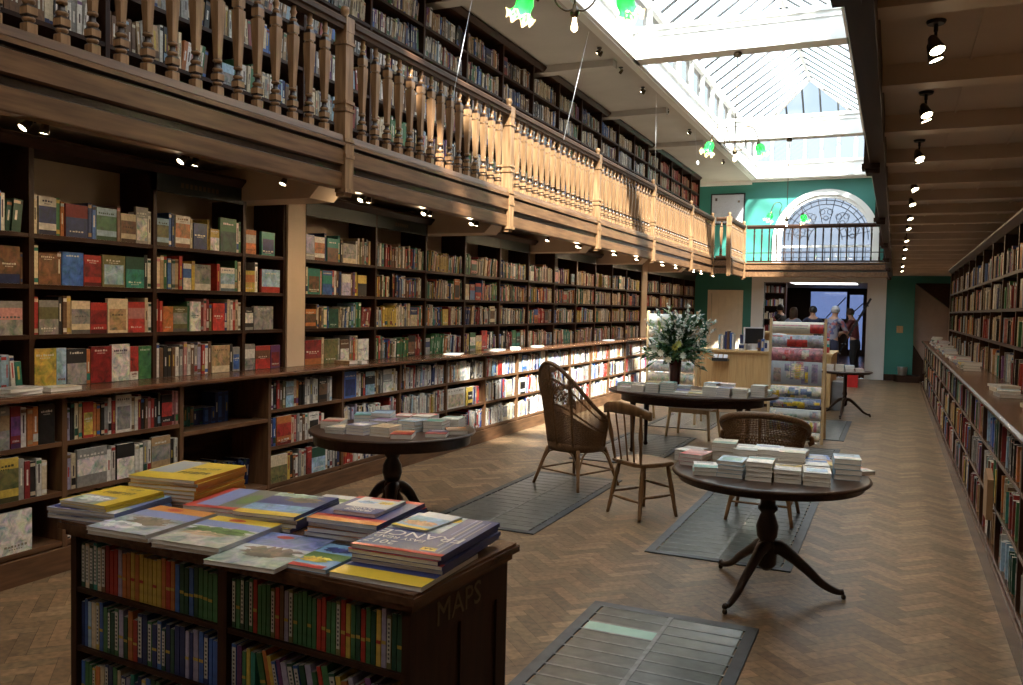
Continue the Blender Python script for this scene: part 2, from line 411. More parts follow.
# arched window
def arc(r, n=32, a0=0, a1=PI, y=YB+.05): return [(AX+r*math.cos(a0+(a1-a0)*i/n), y, AZ+r*math.sin(a0+(a1-a0)*i/n)) for i in range(n+1)]
w = empty('window_1', (AX, YB, ASILL), 0, 'arched leaded window in the teal end wall behind the balcony', 'window', None, 'structure')
org = (AX, YB, ASILL)
b = MB()
for (r0, r1, y0, y1) in ((AR-.02, AR+.12, YB-.08, YB+.06), (AR-.1, AR-.02, YB-.02, YB+.1)):
    for i in range(N):
        a0 = PI*i/N; a1 = PI*(i+1)/N
        q = [(r0, a0), (r1, a0), (r1, a1), (r0, a1)]
        p = [(AX+r*math.cos(a), AZ+r*math.sin(a)) for r, a in q]
        b.add([(x, y0, z) for x, z in p]+[(x, y1, z) for x, z in p], [(0, 1, 2, 3), (7, 6, 5, 4), (0, 4, 5, 1), (1, 5, 6, 2), (2, 6, 7, 3), (3, 7, 4, 0)])
    for s_ in (-1, 1):
        xa, xb = sorted((AX+s_*r0, AX+s_*r1)); b.box(xa, xb, y0, y1, ASILL, AZ)
b.box(AX-AR-.16, AX+AR+.16, YB-.12, YB+.1, ASILL-.1, ASILL)
b.box(AX-AR, AX+AR, YB-.0, YB+.08, AZ-.2, AZ-.14)
b.build('window_frame', WHITEW, w, org)
b = MB()
pts = [(AX+(AR-.06)*math.cos(PI*i/32), YB+.1, AZ+(AR-.06)*math.sin(PI*i/32)) for i in range(33)]+[(AX-AR+.06, YB+.1, ASILL), (AX+AR-.06, YB+.1, ASILL)]
b.add(pts, [tuple(range(len(pts)))])
b.build('pane', STAIN, w, org)
b = MB()
for r in (.42, .95, 1.06): b.tube(arc(r, 30), .011, 5)
for k in range(1, 16):
    a = PI*k/16; r0 = .42 if k % 2 else .95
    b.tube([(AX+r0*math.cos(a), YB+.05, AZ+r0*math.sin(a)), (AX+1.13*math.cos(a), YB+.05, AZ+1.13*math.sin(a))], .009, 5)
for k in range(-5, 6): b.tube([(AX+k*.2, YB+.05, ASILL), (AX+k*.2, YB+.05, AZ-.15)], .009, 5)
for z in (3.2, 3.36): b.tube([(AX-AR+.08, YB+.05, z), (AX+AR-.08, YB+.05, z)], .007, 5)
for k in range(5):
    a = PI*(k+.5)/5; cx, cz = AX+.7*math.cos(a), AZ+.7*math.sin(a)
    for (dx, dz, rr) in ((0, 0, .15), (.1, .05, .07), (-.1, .05, .07), (0, -.12, .06)):
        b.tube([(cx+dx+rr*math.cos(t*PI/8), YB+.045, cz+dz+rr*math.sin(t*PI/8)) for t in range(16)], .008, 5, closed=True)
b.build('lead_strip', LEAD, w, org)
# framed map on the teal wall
t = empty('framed_map', (-4.35, YB, 4.2), 0, 'framed pale map hanging high on the teal end wall', 'framed map')
b = MB(); x0, x1, z0, z1 = -4.82, -3.88, 4.12, 4.98
for a in ((x0, x1, z0, z0+.035), (x0, x1, z1-.035, z1), (x0, x0+.035, z0, z1), (x1-.035, x1, z0, z1)): b.box(a[0], a[1], YB-.03, YB, a[2], a[3])
b.build('frame', BLACK, t, (-4.35, YB, 4.2))
b = MB(); b.box(x0+.03, x1-.03, YB-.015, YB-.005, z0+.03, z1-.03, (.5, .52, .58)); b.box(x0+.12, x0+.18, YB-.018, YB-.014, z1-.2, z1-.12, (.08, .06, .06)); b.box(x1-.2, x1-.14, YB-.018, YB-.014, z1-.26, z1-.2, (.2, .15, .12))
for i in range(14): b.tube([(x0+.1+.05*i, YB-.017, z0+.2+.1*math.sin(i*1.3)), (x0+.14+.05*i, YB-.017, z0+.3+.1*math.sin(i*1.7+1))], .004, 4, (.3, .33, .4))
b.build('map_sheet', PRINT, t, (-4.35, YB, 4.2))

# ------------------------------------------------------------------ skylight
sk = empty('window_2', (-2.12, 14, ZC), 0, 'long white pitched glass rooflight over the middle of the hall', 'skylight', None, 'structure')
org = (-2.12, 14, ZC)
Z1, Z2, ZR = 5.72, 6.32, 7.48; RX = -2.12
b = MB()
for x0, x1 in ((SKX0-.12, SKX0), (SKX1, SKX1+.12)):
    b.box(x0, x1, SKY0-.12, SKY1+.12, ZC-.02, Z1); b.box(x0-.02, x1+.02, SKY0, SKY1, Z2, Z2+.1)
    for s_ in range(20):
        y = SKY0+(SKY1-SKY0)*s_/19; b.box(x0, x1, y-.05, y+.05, Z1, Z2)
for y0, y1 in ((SKY0-.12, SKY0), (SKY1, SKY1+.12)):
    b.box(SKX0, SKX1, y0, y1, ZC-.02, Z1); b.box(SKX0-.12, SKX1+.12, y0, y1, Z2, Z2+.1)
    for s_ in range(8):
        x = SKX0+(SKX1-SKX0)*s_/7; b.box(x-.04, x+.04, y0, y1, Z1, Z2)
for x0, x1 in ((SKX0-.0, SKX0+.05), (SKX1-.05, SKX1)):
    b.box(x0, x1, SKY0, SKY1, ZC-.0, ZC+.09); b.box(x0, x1, SKY0, SKY1, Z1-.06, Z1+.02)
b.box(SKX0, SKX1, SKY1-.05, SKY1, ZC, ZC+.09); b.box(SKX0, SKX1, SKY1-.05, SKY1, Z1-.06, Z1+.02)
b.build('kerb', WHITEW, sk, org)
EY = 22.1
b = MB()
zt = Z2+.1
b.tube([(RX, SKY0-.1, ZR), (RX, EY, ZR)], .06, 6)
for s_, xe in ((-1, SKX0-.05), (1, SKX1+.05)): b.tube([(RX, EY, ZR), (xe, SKY1, zt)], .05, 6)
# trusses across under the ridge
b.build('ridge', WHITEW, sk, org)
b = MB(); k = 0
y = SKY0
while y < SKY1-.1:
    for xe in (SKX0-.05, SKX1+.05):
        yy = y; xt, zt2 = RX, ZR
        if y > EY:
            u = (y-EY)/(SKY1-EY); xt = RX+(xe-RX)*u; zt2 = ZR+(zt-ZR)*u
        b.tube([(xe, yy, zt), (xt, yy, zt2)], .027, 4)
    y += .56
for k in range(1, 7):
    x = SKX0+(SKX1-SKX0)*k/7; u = 1-abs(x-RX)/((SKX1-SKX0)/2+.05)
    yt = SKY1-(SKY1-EY)*u; zz = zt+(ZR-zt)*u
    b.tube([(x, SKY1, zt), (x, yt, zz)], .032, 4)
b.build('glazing_bar', mat_plain('grey_glazing_bar', (.05, .055, .06), .5), sk, org)
b = MB()
xa, xb = SKX0-.05, SKX1+.05; e = .03
b.add([(xa, SKY0, zt+e), (RX, SKY0, ZR+e), (RX, EY, ZR+e), (xa, SKY1, zt+e), (xb, SKY0, zt+e), (xb, SKY1, zt+e)], [(0, 1, 2, 3), (1, 4, 5, 2)])
b.add([(xa, SKY1, zt+e), (RX, EY, ZR+e), (xb, SKY1, zt+e)], [(0, 1, 2)], (1, 1, 1), 1)
b.add([(xa, SKY0, zt), (xb, SKY0, zt), (RX, SKY0, ZR)], [(0, 1, 2)])
for x in (SKX0-.06, SKX1+.06): b.add([(x, SKY0, Z1), (x, SKY1, Z1), (x, SKY1, Z2), (x, SKY0, Z2)], [(0, 1, 2, 3)], (1, 1, 1), 2)
b.add([(SKX0, SKY1+.06, Z1), (SKX1, SKY1+.06, Z1), (SKX1, SKY1+.06, Z2), (SKX0, SKY1+.06, Z2)], [(0, 1, 2, 3)], (1, 1, 1), 2)
b.build('pane', [GLASS, mat_pane('tinted_end_glass', (.17, .2, .23), .05), mat_pane('tinted_side_glass', (.2, .22, .235), .05)], sk, org, fixn=False)  # end and side panes tinted darker to dim the sky seen through them
ll = empty('added_fill_panel', (-2.1, 1.5, ZC), 0, 'opal glass ceiling light over the near end of the hall', 'ceiling window', None, 'structure')  # added panel out of view, lets soft light down onto the map case
b = MB()
for k in range(9): b.box(-3.3, -.9, -1.5+.75*k-.03, -1.5+.75*k+.03, ZC-.0, ZC+.08)
for x in (-3.3, -2.1, -.9): b.box(x-.03, x+.03, -1.5, 4.5, ZC, ZC+.08)
b.build('window_frame', WHITEW, ll, (-2.1, 1.5, ZC))
b = MB(); b.add([(-3.3, -1.5, ZC+.06), (-.9, -1.5, ZC+.06), (-.9, 4.5, ZC+.06), (-3.3, 4.5, ZC+.06)], [(0, 1, 2, 3)]); b.build('pane', OPAL_FILL, ll, (-2.1, 1.5, ZC))
# white tie beams
for i, y in enumerate((5.75, 12.06, 18.35)):
    b = MB(); b.box(SKX0+.0, SKX1, y-.15, y+.15, ZC-.0, ZC+.38); b.box(SKX0, SKX1, y-.19, y+.19, ZC+.38, ZC+.45); b.box(SKX0, SKX1, y-.17, y+.17, ZC+.30, ZC+.34)
    struct(b, 'trim_%d' % (4+i), WHITEW, ['white tie beam across the skylight above the nearest hanging lamp', 'white tie beam across the middle of the skylight', 'white tie beam across the far end of the skylight'][i], 'beam')
# plain glazed lantern roller boxes on the far slope edge
b = MB()
for y in (9.4, 13.2): b.box(SKX1-.16, SKX1, y, y+.35, ZC+.5, ZC+.8)
struct(b, 'trim_7', WHITEW, 'white blind boxes at the skylight edge over the dark gallery', 'blind box')
# shallow beams under the gallery ceiling
b = MB()
for y in POST[1:]: b.box(XL, SKX0-.25, y-.1, y+.1, ZC-.1, ZC)
struct(b, 'trim_8', CEIL, 'shallow cream beams under the ceiling over the bookshelves of the gallery', 'beam')
b = MB(); b.box(XL, SKX0-.13, YB-.08, YB, ZC-.1, ZC); b.box(SKX1+.13, XR, YB-.08, YB, ZC-.1, ZC); b.box(SKX0-.13, SKX1+.13, YB-.12, YB, ZC-.04, ZC+.2)
struct(b, 'trim_9', WHITEW, 'white cornice along the top of the teal wall', 'cornice')

# ------------------------------------------------------------------ galleries
b = MB(); b.box(XL, GX-.11, YF, YB, 2.79, GZ-.02); b.box(GX-.11, JOGX-.11, JOGY+.11, YB, 2.79, GZ-.02); b.box(JOGX-.11, RGX+.11, BALY+.11, YB, 2.79, GZ-.02)
struct(b, 'floor_gallery_left', SOFF, 'cream boarded underside of the gallery over the travel shelves', 'gallery floor')
b = MB(); b.box(RGX+.11, XR, YF, YB, 2.8, GZ-.02)
struct(b, 'floor_gallery_right', SOFF, 'dim boarded underside of the gallery over the aisle', 'gallery floor')
b = MB()
for k in range(3, 24): b.box(RGX+.11, XR, k*1.04-.06, k*1.04+.06, 2.71, 2.8)
for x in (.25, .6, .95): b.box(x, x+.012, YF, YB, 2.79, 2.8)
struct(b, 'trim_10', SOFF, 'row of joists under the gallery over the aisle', 'joists')
b = MB()
for y in POST: b.prism([(XL, 2.79), (GX-.11, 2.79), (GX-.11, 2.68), (GX-.26, 2.53), (XL, 2.53)], 'y', y-.16, y+.16)
struct(b, 'trim_11', CREAM, 'cream boxed beams under the gallery above the travel shelves', 'beams')
def fascia_profile(x, s):   # s=+1 face towards +x
    P = [(-.06, 2.61), (-.03, 2.61), (-.025, 2.62), (-.025, 2.735), (-.045, 2.745), (-.045, 2.785), (-.03, 2.79), (-.01, 2.80), (-.01, 2.915), (-.03, 2.922), (-.03, 2.932), (.0, 2.945), (.0, 2.97), (-.01, 2.98), (-.11, 2.98), (-.11, 2.61)]
    return [(x+s*a, z) for a, z in P]
def fascia(name, label, segs):
    b = MB()
    for ax, pos, s_, a0, a1 in segs: b.prism(fascia_profile(pos, s_), ax, a0, a1)
    for i, f in enumerate(b.f):     # shade painted dark into the cove between the bands and the nosing groove
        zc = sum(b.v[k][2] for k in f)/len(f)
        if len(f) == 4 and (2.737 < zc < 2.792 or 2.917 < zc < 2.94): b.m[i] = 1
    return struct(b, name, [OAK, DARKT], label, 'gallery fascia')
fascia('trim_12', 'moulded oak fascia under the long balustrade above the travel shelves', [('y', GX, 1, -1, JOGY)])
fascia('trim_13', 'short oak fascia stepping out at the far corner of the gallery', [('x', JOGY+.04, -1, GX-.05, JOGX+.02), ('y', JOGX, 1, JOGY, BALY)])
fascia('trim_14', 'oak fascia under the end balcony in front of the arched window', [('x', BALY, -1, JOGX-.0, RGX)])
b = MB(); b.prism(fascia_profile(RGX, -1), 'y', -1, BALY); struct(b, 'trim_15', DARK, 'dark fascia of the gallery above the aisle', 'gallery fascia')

def baluster_mesh():
    b = MB(); h = math.sqrt(2)
    def sq(prof): b.lathe([(r*h, z) for r, z in prof], n=4, rot=PI/4, smooth=False, c=(1, 1, 1))
    sq([(.032, 0), (.032, .1), (.026, .108)])
    b.lathe([(.022, .108), (.036, .122), (.036, .132), (.022, .145)], n=10)
    sq([(.03, .14), (.033, .15), (.033, .19), (.024, .205)])
    b.lathe([(.022, .2), (.037, .218), (.037, .228), (.02, .245), (.02, .27), (.033, .278), (.033, .29), (.02, .3)], n=10)
    sq([(.02, .295), (.036, .66), (.036, .70)])
    b.lathe([(.03, .7), (.038, .706), (.038, .716), (.03, .724)], n=10)
    sq([(.034, .72), (.034, .78), (.022, .81)])
    b.lathe([(.02, .805), (.03, .82), (.03, .83), (.018, .845), (.022, .87), (.03, .885), (.02, .905), (.024, .945)], n=10)
    b.v = [(x*.9, y*.9, z*.9206) for x, y, z in b.v]
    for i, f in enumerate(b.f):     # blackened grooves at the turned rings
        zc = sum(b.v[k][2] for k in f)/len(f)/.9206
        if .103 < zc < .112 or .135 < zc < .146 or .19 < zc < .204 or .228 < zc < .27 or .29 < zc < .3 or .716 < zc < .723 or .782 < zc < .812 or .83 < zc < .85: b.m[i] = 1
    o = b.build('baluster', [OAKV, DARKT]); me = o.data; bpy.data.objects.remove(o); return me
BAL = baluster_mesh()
def rail_profile(x): return [(x-.04, 3.85), (x+.04, 3.85), (x+.045, 3.88), (x+.06, 3.89), (x+.06, 3.925), (x+.045, 3.945), (x-.045, 3.945), (x-.06, 3.925), (x-.06, 3.89), (x-.045, 3.88)]
def balustrade(ax, pos, a0, a1, n, label, group='turned oak balustrades of the galleries', mat=OAK, bal=None, thin=False):
    o = (pos, a0, 2.98) if ax == 'y' else (a0, pos, 2.98)
    t = empty('balustrade', o, 0, label, 'balustrade', group)
    b = MB(); b.prism(rail_profile(pos), ax, a0, a1); b.build('handrail', HRAIL if mat is OAK else mat, t, o)
    if not thin:
        b = MB(); b.prism([(pos-.05, 2.98), (pos+.05, 2.98), (pos+.04, 3.03), (pos-.04, 3.03)], ax, a0, a1); b.build('bottom_rail', mat, t, o)
    for i in range(n):
        f = (i+1)/(n+1); a = a0+(a1-a0)*f
        d = bpy.data.objects.new('baluster', bal or BAL); col.objects.link(d); d.parent = t
        d.location = (0, a-a0, .01) if ax == 'y' else (a-a0, 0, .01)
        if thin: d.scale = (.72, .72, 1)
    return t
def newel_mesh(mat):
    b = MB()
    b.box(-.052, .052, -.052, .052, -.02, .86)
    for z in (0.0, .24, .30, .76): b.box(-.062, .062, -.062, .062, z, z+.025)
    b.box(-.03, .062, -.055, .055, -.40, -.02); b.box(-.03, .07, -.06, .06, -.13, -.1); b.box(-.03, .072, -.065, .065, -.40, -.37)
    b.prism([(-.03, -.4), (.055, -.4), (.045, -.43), (-.03, -.43)], 'y', -.05, .05)
    b.box(-.056, .056, -.056, .056, .86, .975)
    b.lathe([(.02, .975), (.035, .985), (.02, .995), (.034, 1.02), (.038, 1.04), (.03, 1.065), (.008, 1.075)], n=14)
    o = b.build('newel_post', mat); me = o.data; bpy.data.objects.remove(o); return me
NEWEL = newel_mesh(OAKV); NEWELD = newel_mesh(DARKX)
ordn = ['first', 'second', 'third', 'fourth', 'fifth', 'sixth', 'seventh', 'eighth', 'ninth', 'tenth', 'eleventh', 'twelfth', 'thirteenth', 'fourteenth', 'fifteenth', 'sixteenth', 'seventeenth', 'eighteenth', 'nineteenth', 'twentieth']
def newel(x, y, label, me=NEWEL, group='square newel posts of the galleries'):
    o = bpy.data.objects.new('newel_post', me); col.objects.link(o); o.location = (x, y, 2.98)
    if me is NEWELD: o.rotation_euler = (0, 0, PI)
    return tag(o, label, 'post', group)
ys = POST+[JOGY]
for i, y in enumerate(ys):
    if i == 0: continue
    newel(GX-.055, y, 'square oak gallery post with knob finial, %s one along from the near end' % ordn[i-1] if i < 6 else 'square oak gallery post with knob where the balustrade turns the corner')
for i in range(6):
    y0, y1 = ys[i]+.065, ys[i+1]-.065
    n = 15 if i < 5 else 11
    balustrade('y', GX-.055, y0, y1, n, ['brown turned balustrade of the gallery, dim length cut by the frame edge',
        'turned oak balustrade length where the sunlight starts, past the first gallery post',
        'sunlit oak balustrade length between second and third gallery posts', 'sunlit oak balustrade length between third and fourth gallery posts',
        'sunlit oak balustrade length between fourth and fifth gallery posts', 'last straight oak balustrade length before the gallery steps out'][i])
newel(JOGX-.055, JOGY, 'oak gallery post with pale ball finial at the outer corner of the step')
newel(JOGX-.055, BALY, 'oak gallery post where the end balcony begins')
newel(RGX+.055, BALY+.05, 'dark newel post with finial at the far end of the balcony', NEWELD)
balustrade('x', JOGY+.05, GX+.035, JOGX-.13, 1, 'short balustrade with a single baluster across the gallery step')
balustrade('y', JOGX-.055, JOGY+.065, BALY-.065, 10, 'oak balustrade between the gallery step and the end balcony')
b = MB(); b.lathe([(.03, 0), (.03, .1), (.034, .11), (.022, .13), (.026, .5), (.034, .7), (.022, .73), (.034, .8), (.022, .83), (.028, .87)], n=8)
o = b.build('baluster', DARKT); BALT = o.data; bpy.data.objects.remove(o)
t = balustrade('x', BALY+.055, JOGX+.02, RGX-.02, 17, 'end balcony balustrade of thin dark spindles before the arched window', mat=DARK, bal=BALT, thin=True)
b = MB(); b.box(JOGX+.02, RGX-.02, BALY+.045, BALY+.065, 3.22, 3.24); b.box(JOGX+.02, RGX-.02, BALY+.035, BALY+.075, 2.99, 3.03); b.build('lower_rail', DARK, t, (JOGX+.01, BALY+.055, 2.98))
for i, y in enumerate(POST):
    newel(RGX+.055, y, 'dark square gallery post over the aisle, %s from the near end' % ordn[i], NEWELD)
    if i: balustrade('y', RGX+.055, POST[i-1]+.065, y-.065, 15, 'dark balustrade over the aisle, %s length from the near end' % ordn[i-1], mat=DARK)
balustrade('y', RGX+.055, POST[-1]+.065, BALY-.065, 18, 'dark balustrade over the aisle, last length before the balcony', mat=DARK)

# ------------------------------------------------------------------ bookcases
# left, upper
LU = [-5.29, -4.95]; LL = [-5.05, -4.65]
ROWU = [1.12, 1.46, 1.78, 2.10]; ROWL = [.19, .50, .81]
edges_u = [2.5, 3.56, 4.53, 5.46, 5.97, None, 6.25, 7.42, 8.45, 9.42, 10.45, 11.45, 12.49, 13.5, 14.5, 15.5, 16.43, 17.5, None, 17.93, 19.1, 20.3, 21.5, 22.8]
def bays(ed):
    r = []
    for a, b_ in zip(ed, ed[1:]):
        if a is not None and b_ is not None: r.append((a, b_))
    return r
BU = bays(edges_u)
PIL = [(5.97, 6.25), (17.5, 17.93)]
b = MB()
for a, c in PIL: b.box(XL, -4.93, a+.035, c, 1.12, 2.79)
struct(b, 'trim_16', CREAM, 'two cream pilasters between blocks of the tall shelving', 'pilasters')
def name_bay_left(y):
    return y
def case_unit(y0, y1, xb, xf, rows, z0, z1, label, group, cat='bookcase', cornice=False, frieze=False, last=False, mat=DARK, matv=DARKX, back_to=None, plinth=False, sign=None):
    s_ = 1 if xf > xb else -1
    o = (xf, (y0+y1)/2, z0); t = empty('bookcase', o, 0, label, cat, group)
    X = sorted((xb, xf))
    b = MB(); b.box(X[0], X[1], y0, y0+.035, z0, z1); b.build('upright', matv, t, o)
    if last:
        b = MB(); b.box(X[0], X[1], y1, y1+.035, z0, z1); b.build('upright', matv, t, o)
    for r in rows:
        b = MB(); b.box(X[0], X[1]-(.0 if s_ < 0 else .004), y0+.035, y1, r-.028, r)
        b.build('shelf', mat, t, o)
    b = MB(); xb2 = xb+s_*.015; XX = sorted((xb, xb2)); b.box(XX[0], XX[1], y0+.035, y1, z0, back_to or z1); b.build('back_panel', BACKM if plinth else DARK, t, o)
    if plinth:
        b = MB(); XX = sorted((xf-s_*.02, xf-s_*.3)); b.box(XX[0], XX[1], y0, y1+.035*last, 0, rows[0]-.028); b.build('plinth', mat, t, o)
    if frieze:
        ye = y1+.035*last; b = MB(); XX = sorted((xf-s_*.03, xf-s_*.0)); b.box(XX[0], XX[1], y0, ye, z1-.15, z1-.02); f = b.build('frieze', DTEAL, t, o)
        if sign:
            bb = MB()     # worn gilt lettering, not legible in the photograph
            for q in range(sign): bb.box(.0, .0015, (q-sign/2)*.045, (q-sign/2)*.045+.026, z1-.1-z0, z1-.065-z0)
            bb.build('gilt_lettering', GOLDD, f)
        f.location = (0, 0, 0)
    if cornice:
        b = MB(); P = [(xb, z1-.02), (xf+s_*.0, z1-.02), (xf+s_*.05, z1+.03), (xf+s_*.05, z1+.05), (xb, z1+.05)]; b.prism(P, 'y', y0, y1+.035*last); b.build('cornice', DARK, t, o)
    return t
for i, (a, c) in enumerate(BU):
    pos = 'past' if a > 6 else 'before'
    k = (i-5) if a > 6 else (4-i)
    near_post = any(abs((a+c)/2-p) < .3 for p in POST)
    lab = 'tall dark travel bookcase bay above the worktop, %s bay %s the cream pilaster' % (ordn[k] if a < 17 else ordn[i-17], pos if a < 17 else 'beyond the far side of')
    if a > 17: lab = 'tall dark bookcase bay under the far gallery end, %s bay from the far pilaster' % ordn[i-16]
    case_unit(a, c, LU[0], LU[1], ROWU[1:], 1.12, 2.65, lab, 'tall bookcase bays along the travel wall', cornice=True,
              frieze=not (a < 4.5 or 5.4 < a < 6 or 8.4 < a < 9.4 or 11.4 < a < 12.4 or 14.4 < a < 15.4), last=(c in (5.97, 17.5, 22.8)), back_to=2.09,
              sign={4.53: 9, 7.42: 6}.get(a))
# left lower
edges_l = [1.6, 2.6, 3.56, 4.5, 5.44, 6.45, 7.45, 8.45, 9.46, 10.45, 11.5, 12.5, 13.5, 14.5, 15.5, 16.6, 17.6, 18.6, 19.6, 20.6, 21.6]
BL = bays(edges_l)
for i, (a, c) in enumerate(BL):
    rows = ROWL if abs(a-4.5) > .01 else [.19, .74]
    case_unit(a, c, LL[0], LL[1], rows, 0, 1.075, 'low bookcase bay under the long worktop, %s bay from the near end' % (ordn[i] if i < 20 else ordn[i]) if abs(a-4.5) > .01 else 'deep low bookcase bay with one high shelf of small teal and navy books',
              'low bookcase bays along the travel wall', last=(i == len(BL)-1), mat=SHELFM, matv=SHELFU, plinth=True)
b = MB(); b.prism([(XL+.02, 1.078), (-4.62, 1.078), (-4.595, 1.088), (-4.595, 1.105), (-4.61, 1.118), (XL+.02, 1.118)], 'y', 1.6, 21.64)
tag(b.build('worktop', WORK, None, (-4.9, 1.6, 1.1)), 'long polished wooden worktop running below the tall travel bookcases', 'worktop')
b = MB(); b.box(-4.66, -4.63, 1.6, 21.64, 0, .15); struct(b, 'baseboard_left', SHELFM, 'wooden skirting along the foot of the travel shelves', 'skirting')
# right side
RU = [1.24, .92]; RL = [1.0, .62]
BRU = bays([4.0+1.04*k for k in range(0, 14)])
BRL = bays([2.9+1.04*k for k in range(0, 18)])
for i, (a, c) in enumerate(BRU):
    case_unit(a, c, RU[0], RU[1], ROWU[1:], 1.12, 2.5, 'tall dark bookcase bay over the aisle counter, %s bay from the near end' % ordn[i], 'tall bookcase bays along the aisle', cornice=True, last=(i == len(BRU)-1))
for i, (a, c) in enumerate(BRL):
    case_unit(a, c, RL[0], RL[1], ROWL, 0, 1.075, 'low bookcase bay under the aisle worktop, %s bay from the near end' % ordn[i], 'low bookcase bays along the aisle', last=(i == len(BRL)-1), plinth=True, mat=WORK, matv=DARKX)
b = MB(); b.prism([(1.24, 1.078), (.6, 1.078), (.58, 1.088), (.58, 1.105), (.595, 1.118), (1.24, 1.118)], 'y', 2.9, 21.66)
tag(b.build('worktop', WORK, None, (.9, 2.9, 1.1)), 'narrow dark worktop along the aisle shelves with books lying on it', 'worktop')
b = MB(); b.box(.6, .625, 2.9, 21.66, 0, .15); struct(b, 'baseboard_right', WORK, 'dark skirting along the foot of the aisle shelves', 'skirting')
# left gallery bookcases
ROWG = [3.03, 3.42, 3.80, 4.16, 4.50, 4.83]
GB = bays([2.0+1.04*k for k in range(0, 21)])
for i, (a, c) in enumerate(GB):
    case_unit(a, c, LU[0], -4.9, ROWG, 2.965, 5.23, 'dark gallery bookcase bay behind the balustrade, %s bay from the near end' % ordn[i], 'bookcase bays up on the gallery', cornice=True, last=(i == len(GB)-1))

# ------------------------------------------------------------------ books
COLS = {'white': (.72, .69, .64), 'cream': (.62, .52, .36), 'black': (.02, .018, .018), 'navy': (.02, .035, .13), 'blue': (.05, .13, .42), 'pale blue': (.32, .48, .62),
        'teal': (.03, .22, .18), 'green': (.05, .17, .07), 'dark green': (.02, .08, .05), 'red': (.42, .04, .03), 'dark red': (.22, .02, .02), 'orange': (.5, .17, .05),
        'yellow': (.58, .42, .08), 'brown': (.16, .08, .04), 'grey': (.28, .27, .26), 'pink': (.55, .25, .24), 'purple': (.15, .05, .17), 'tan': (.42, .28, .15), 'lilac': (.36, .34, .5), 'olive': (.16, .15, .06)}
PAL_MIX = [('cream', 7), ('white', 6), ('black', 4), ('brown', 5), ('red', 4), ('dark red', 4), ('navy', 4), ('blue', 3), ('green', 3), ('dark green', 3), ('orange', 4), ('yellow', 3), ('grey', 5), ('tan', 5), ('pink', 2), ('teal', 2), ('purple', 1), ('pale blue', 2)]
PAL_WHITE = [('white', 16), ('cream', 5), ('pale blue', 3), ('red', 4), ('black', 3), ('blue', 2), ('orange', 1), ('grey', 3), ('navy', 2), ('lilac', 2), ('yellow', 1)]
PAL_RED = [('red', 10), ('orange', 6), ('dark red', 4), ('brown', 3), ('tan', 3)]
PAL_OLD = [('brown', 5), ('white', 5), ('cream', 6), ('dark red', 3), ('grey', 5), ('navy', 3), ('green', 3), ('tan', 5), ('black', 4), ('blue', 2), ('orange', 1), ('pale blue', 2), ('purple', 1)]
def pick(pal, r):
    t = sum(w for _, w in pal)*r.random()
    for n, w in pal:
        t -= w
        if t <= 0: return n
    return pal[-1][0]
def mul(c, k): return tuple(min(.9, x*k) for x in c)
books = []        # every shelved book as data
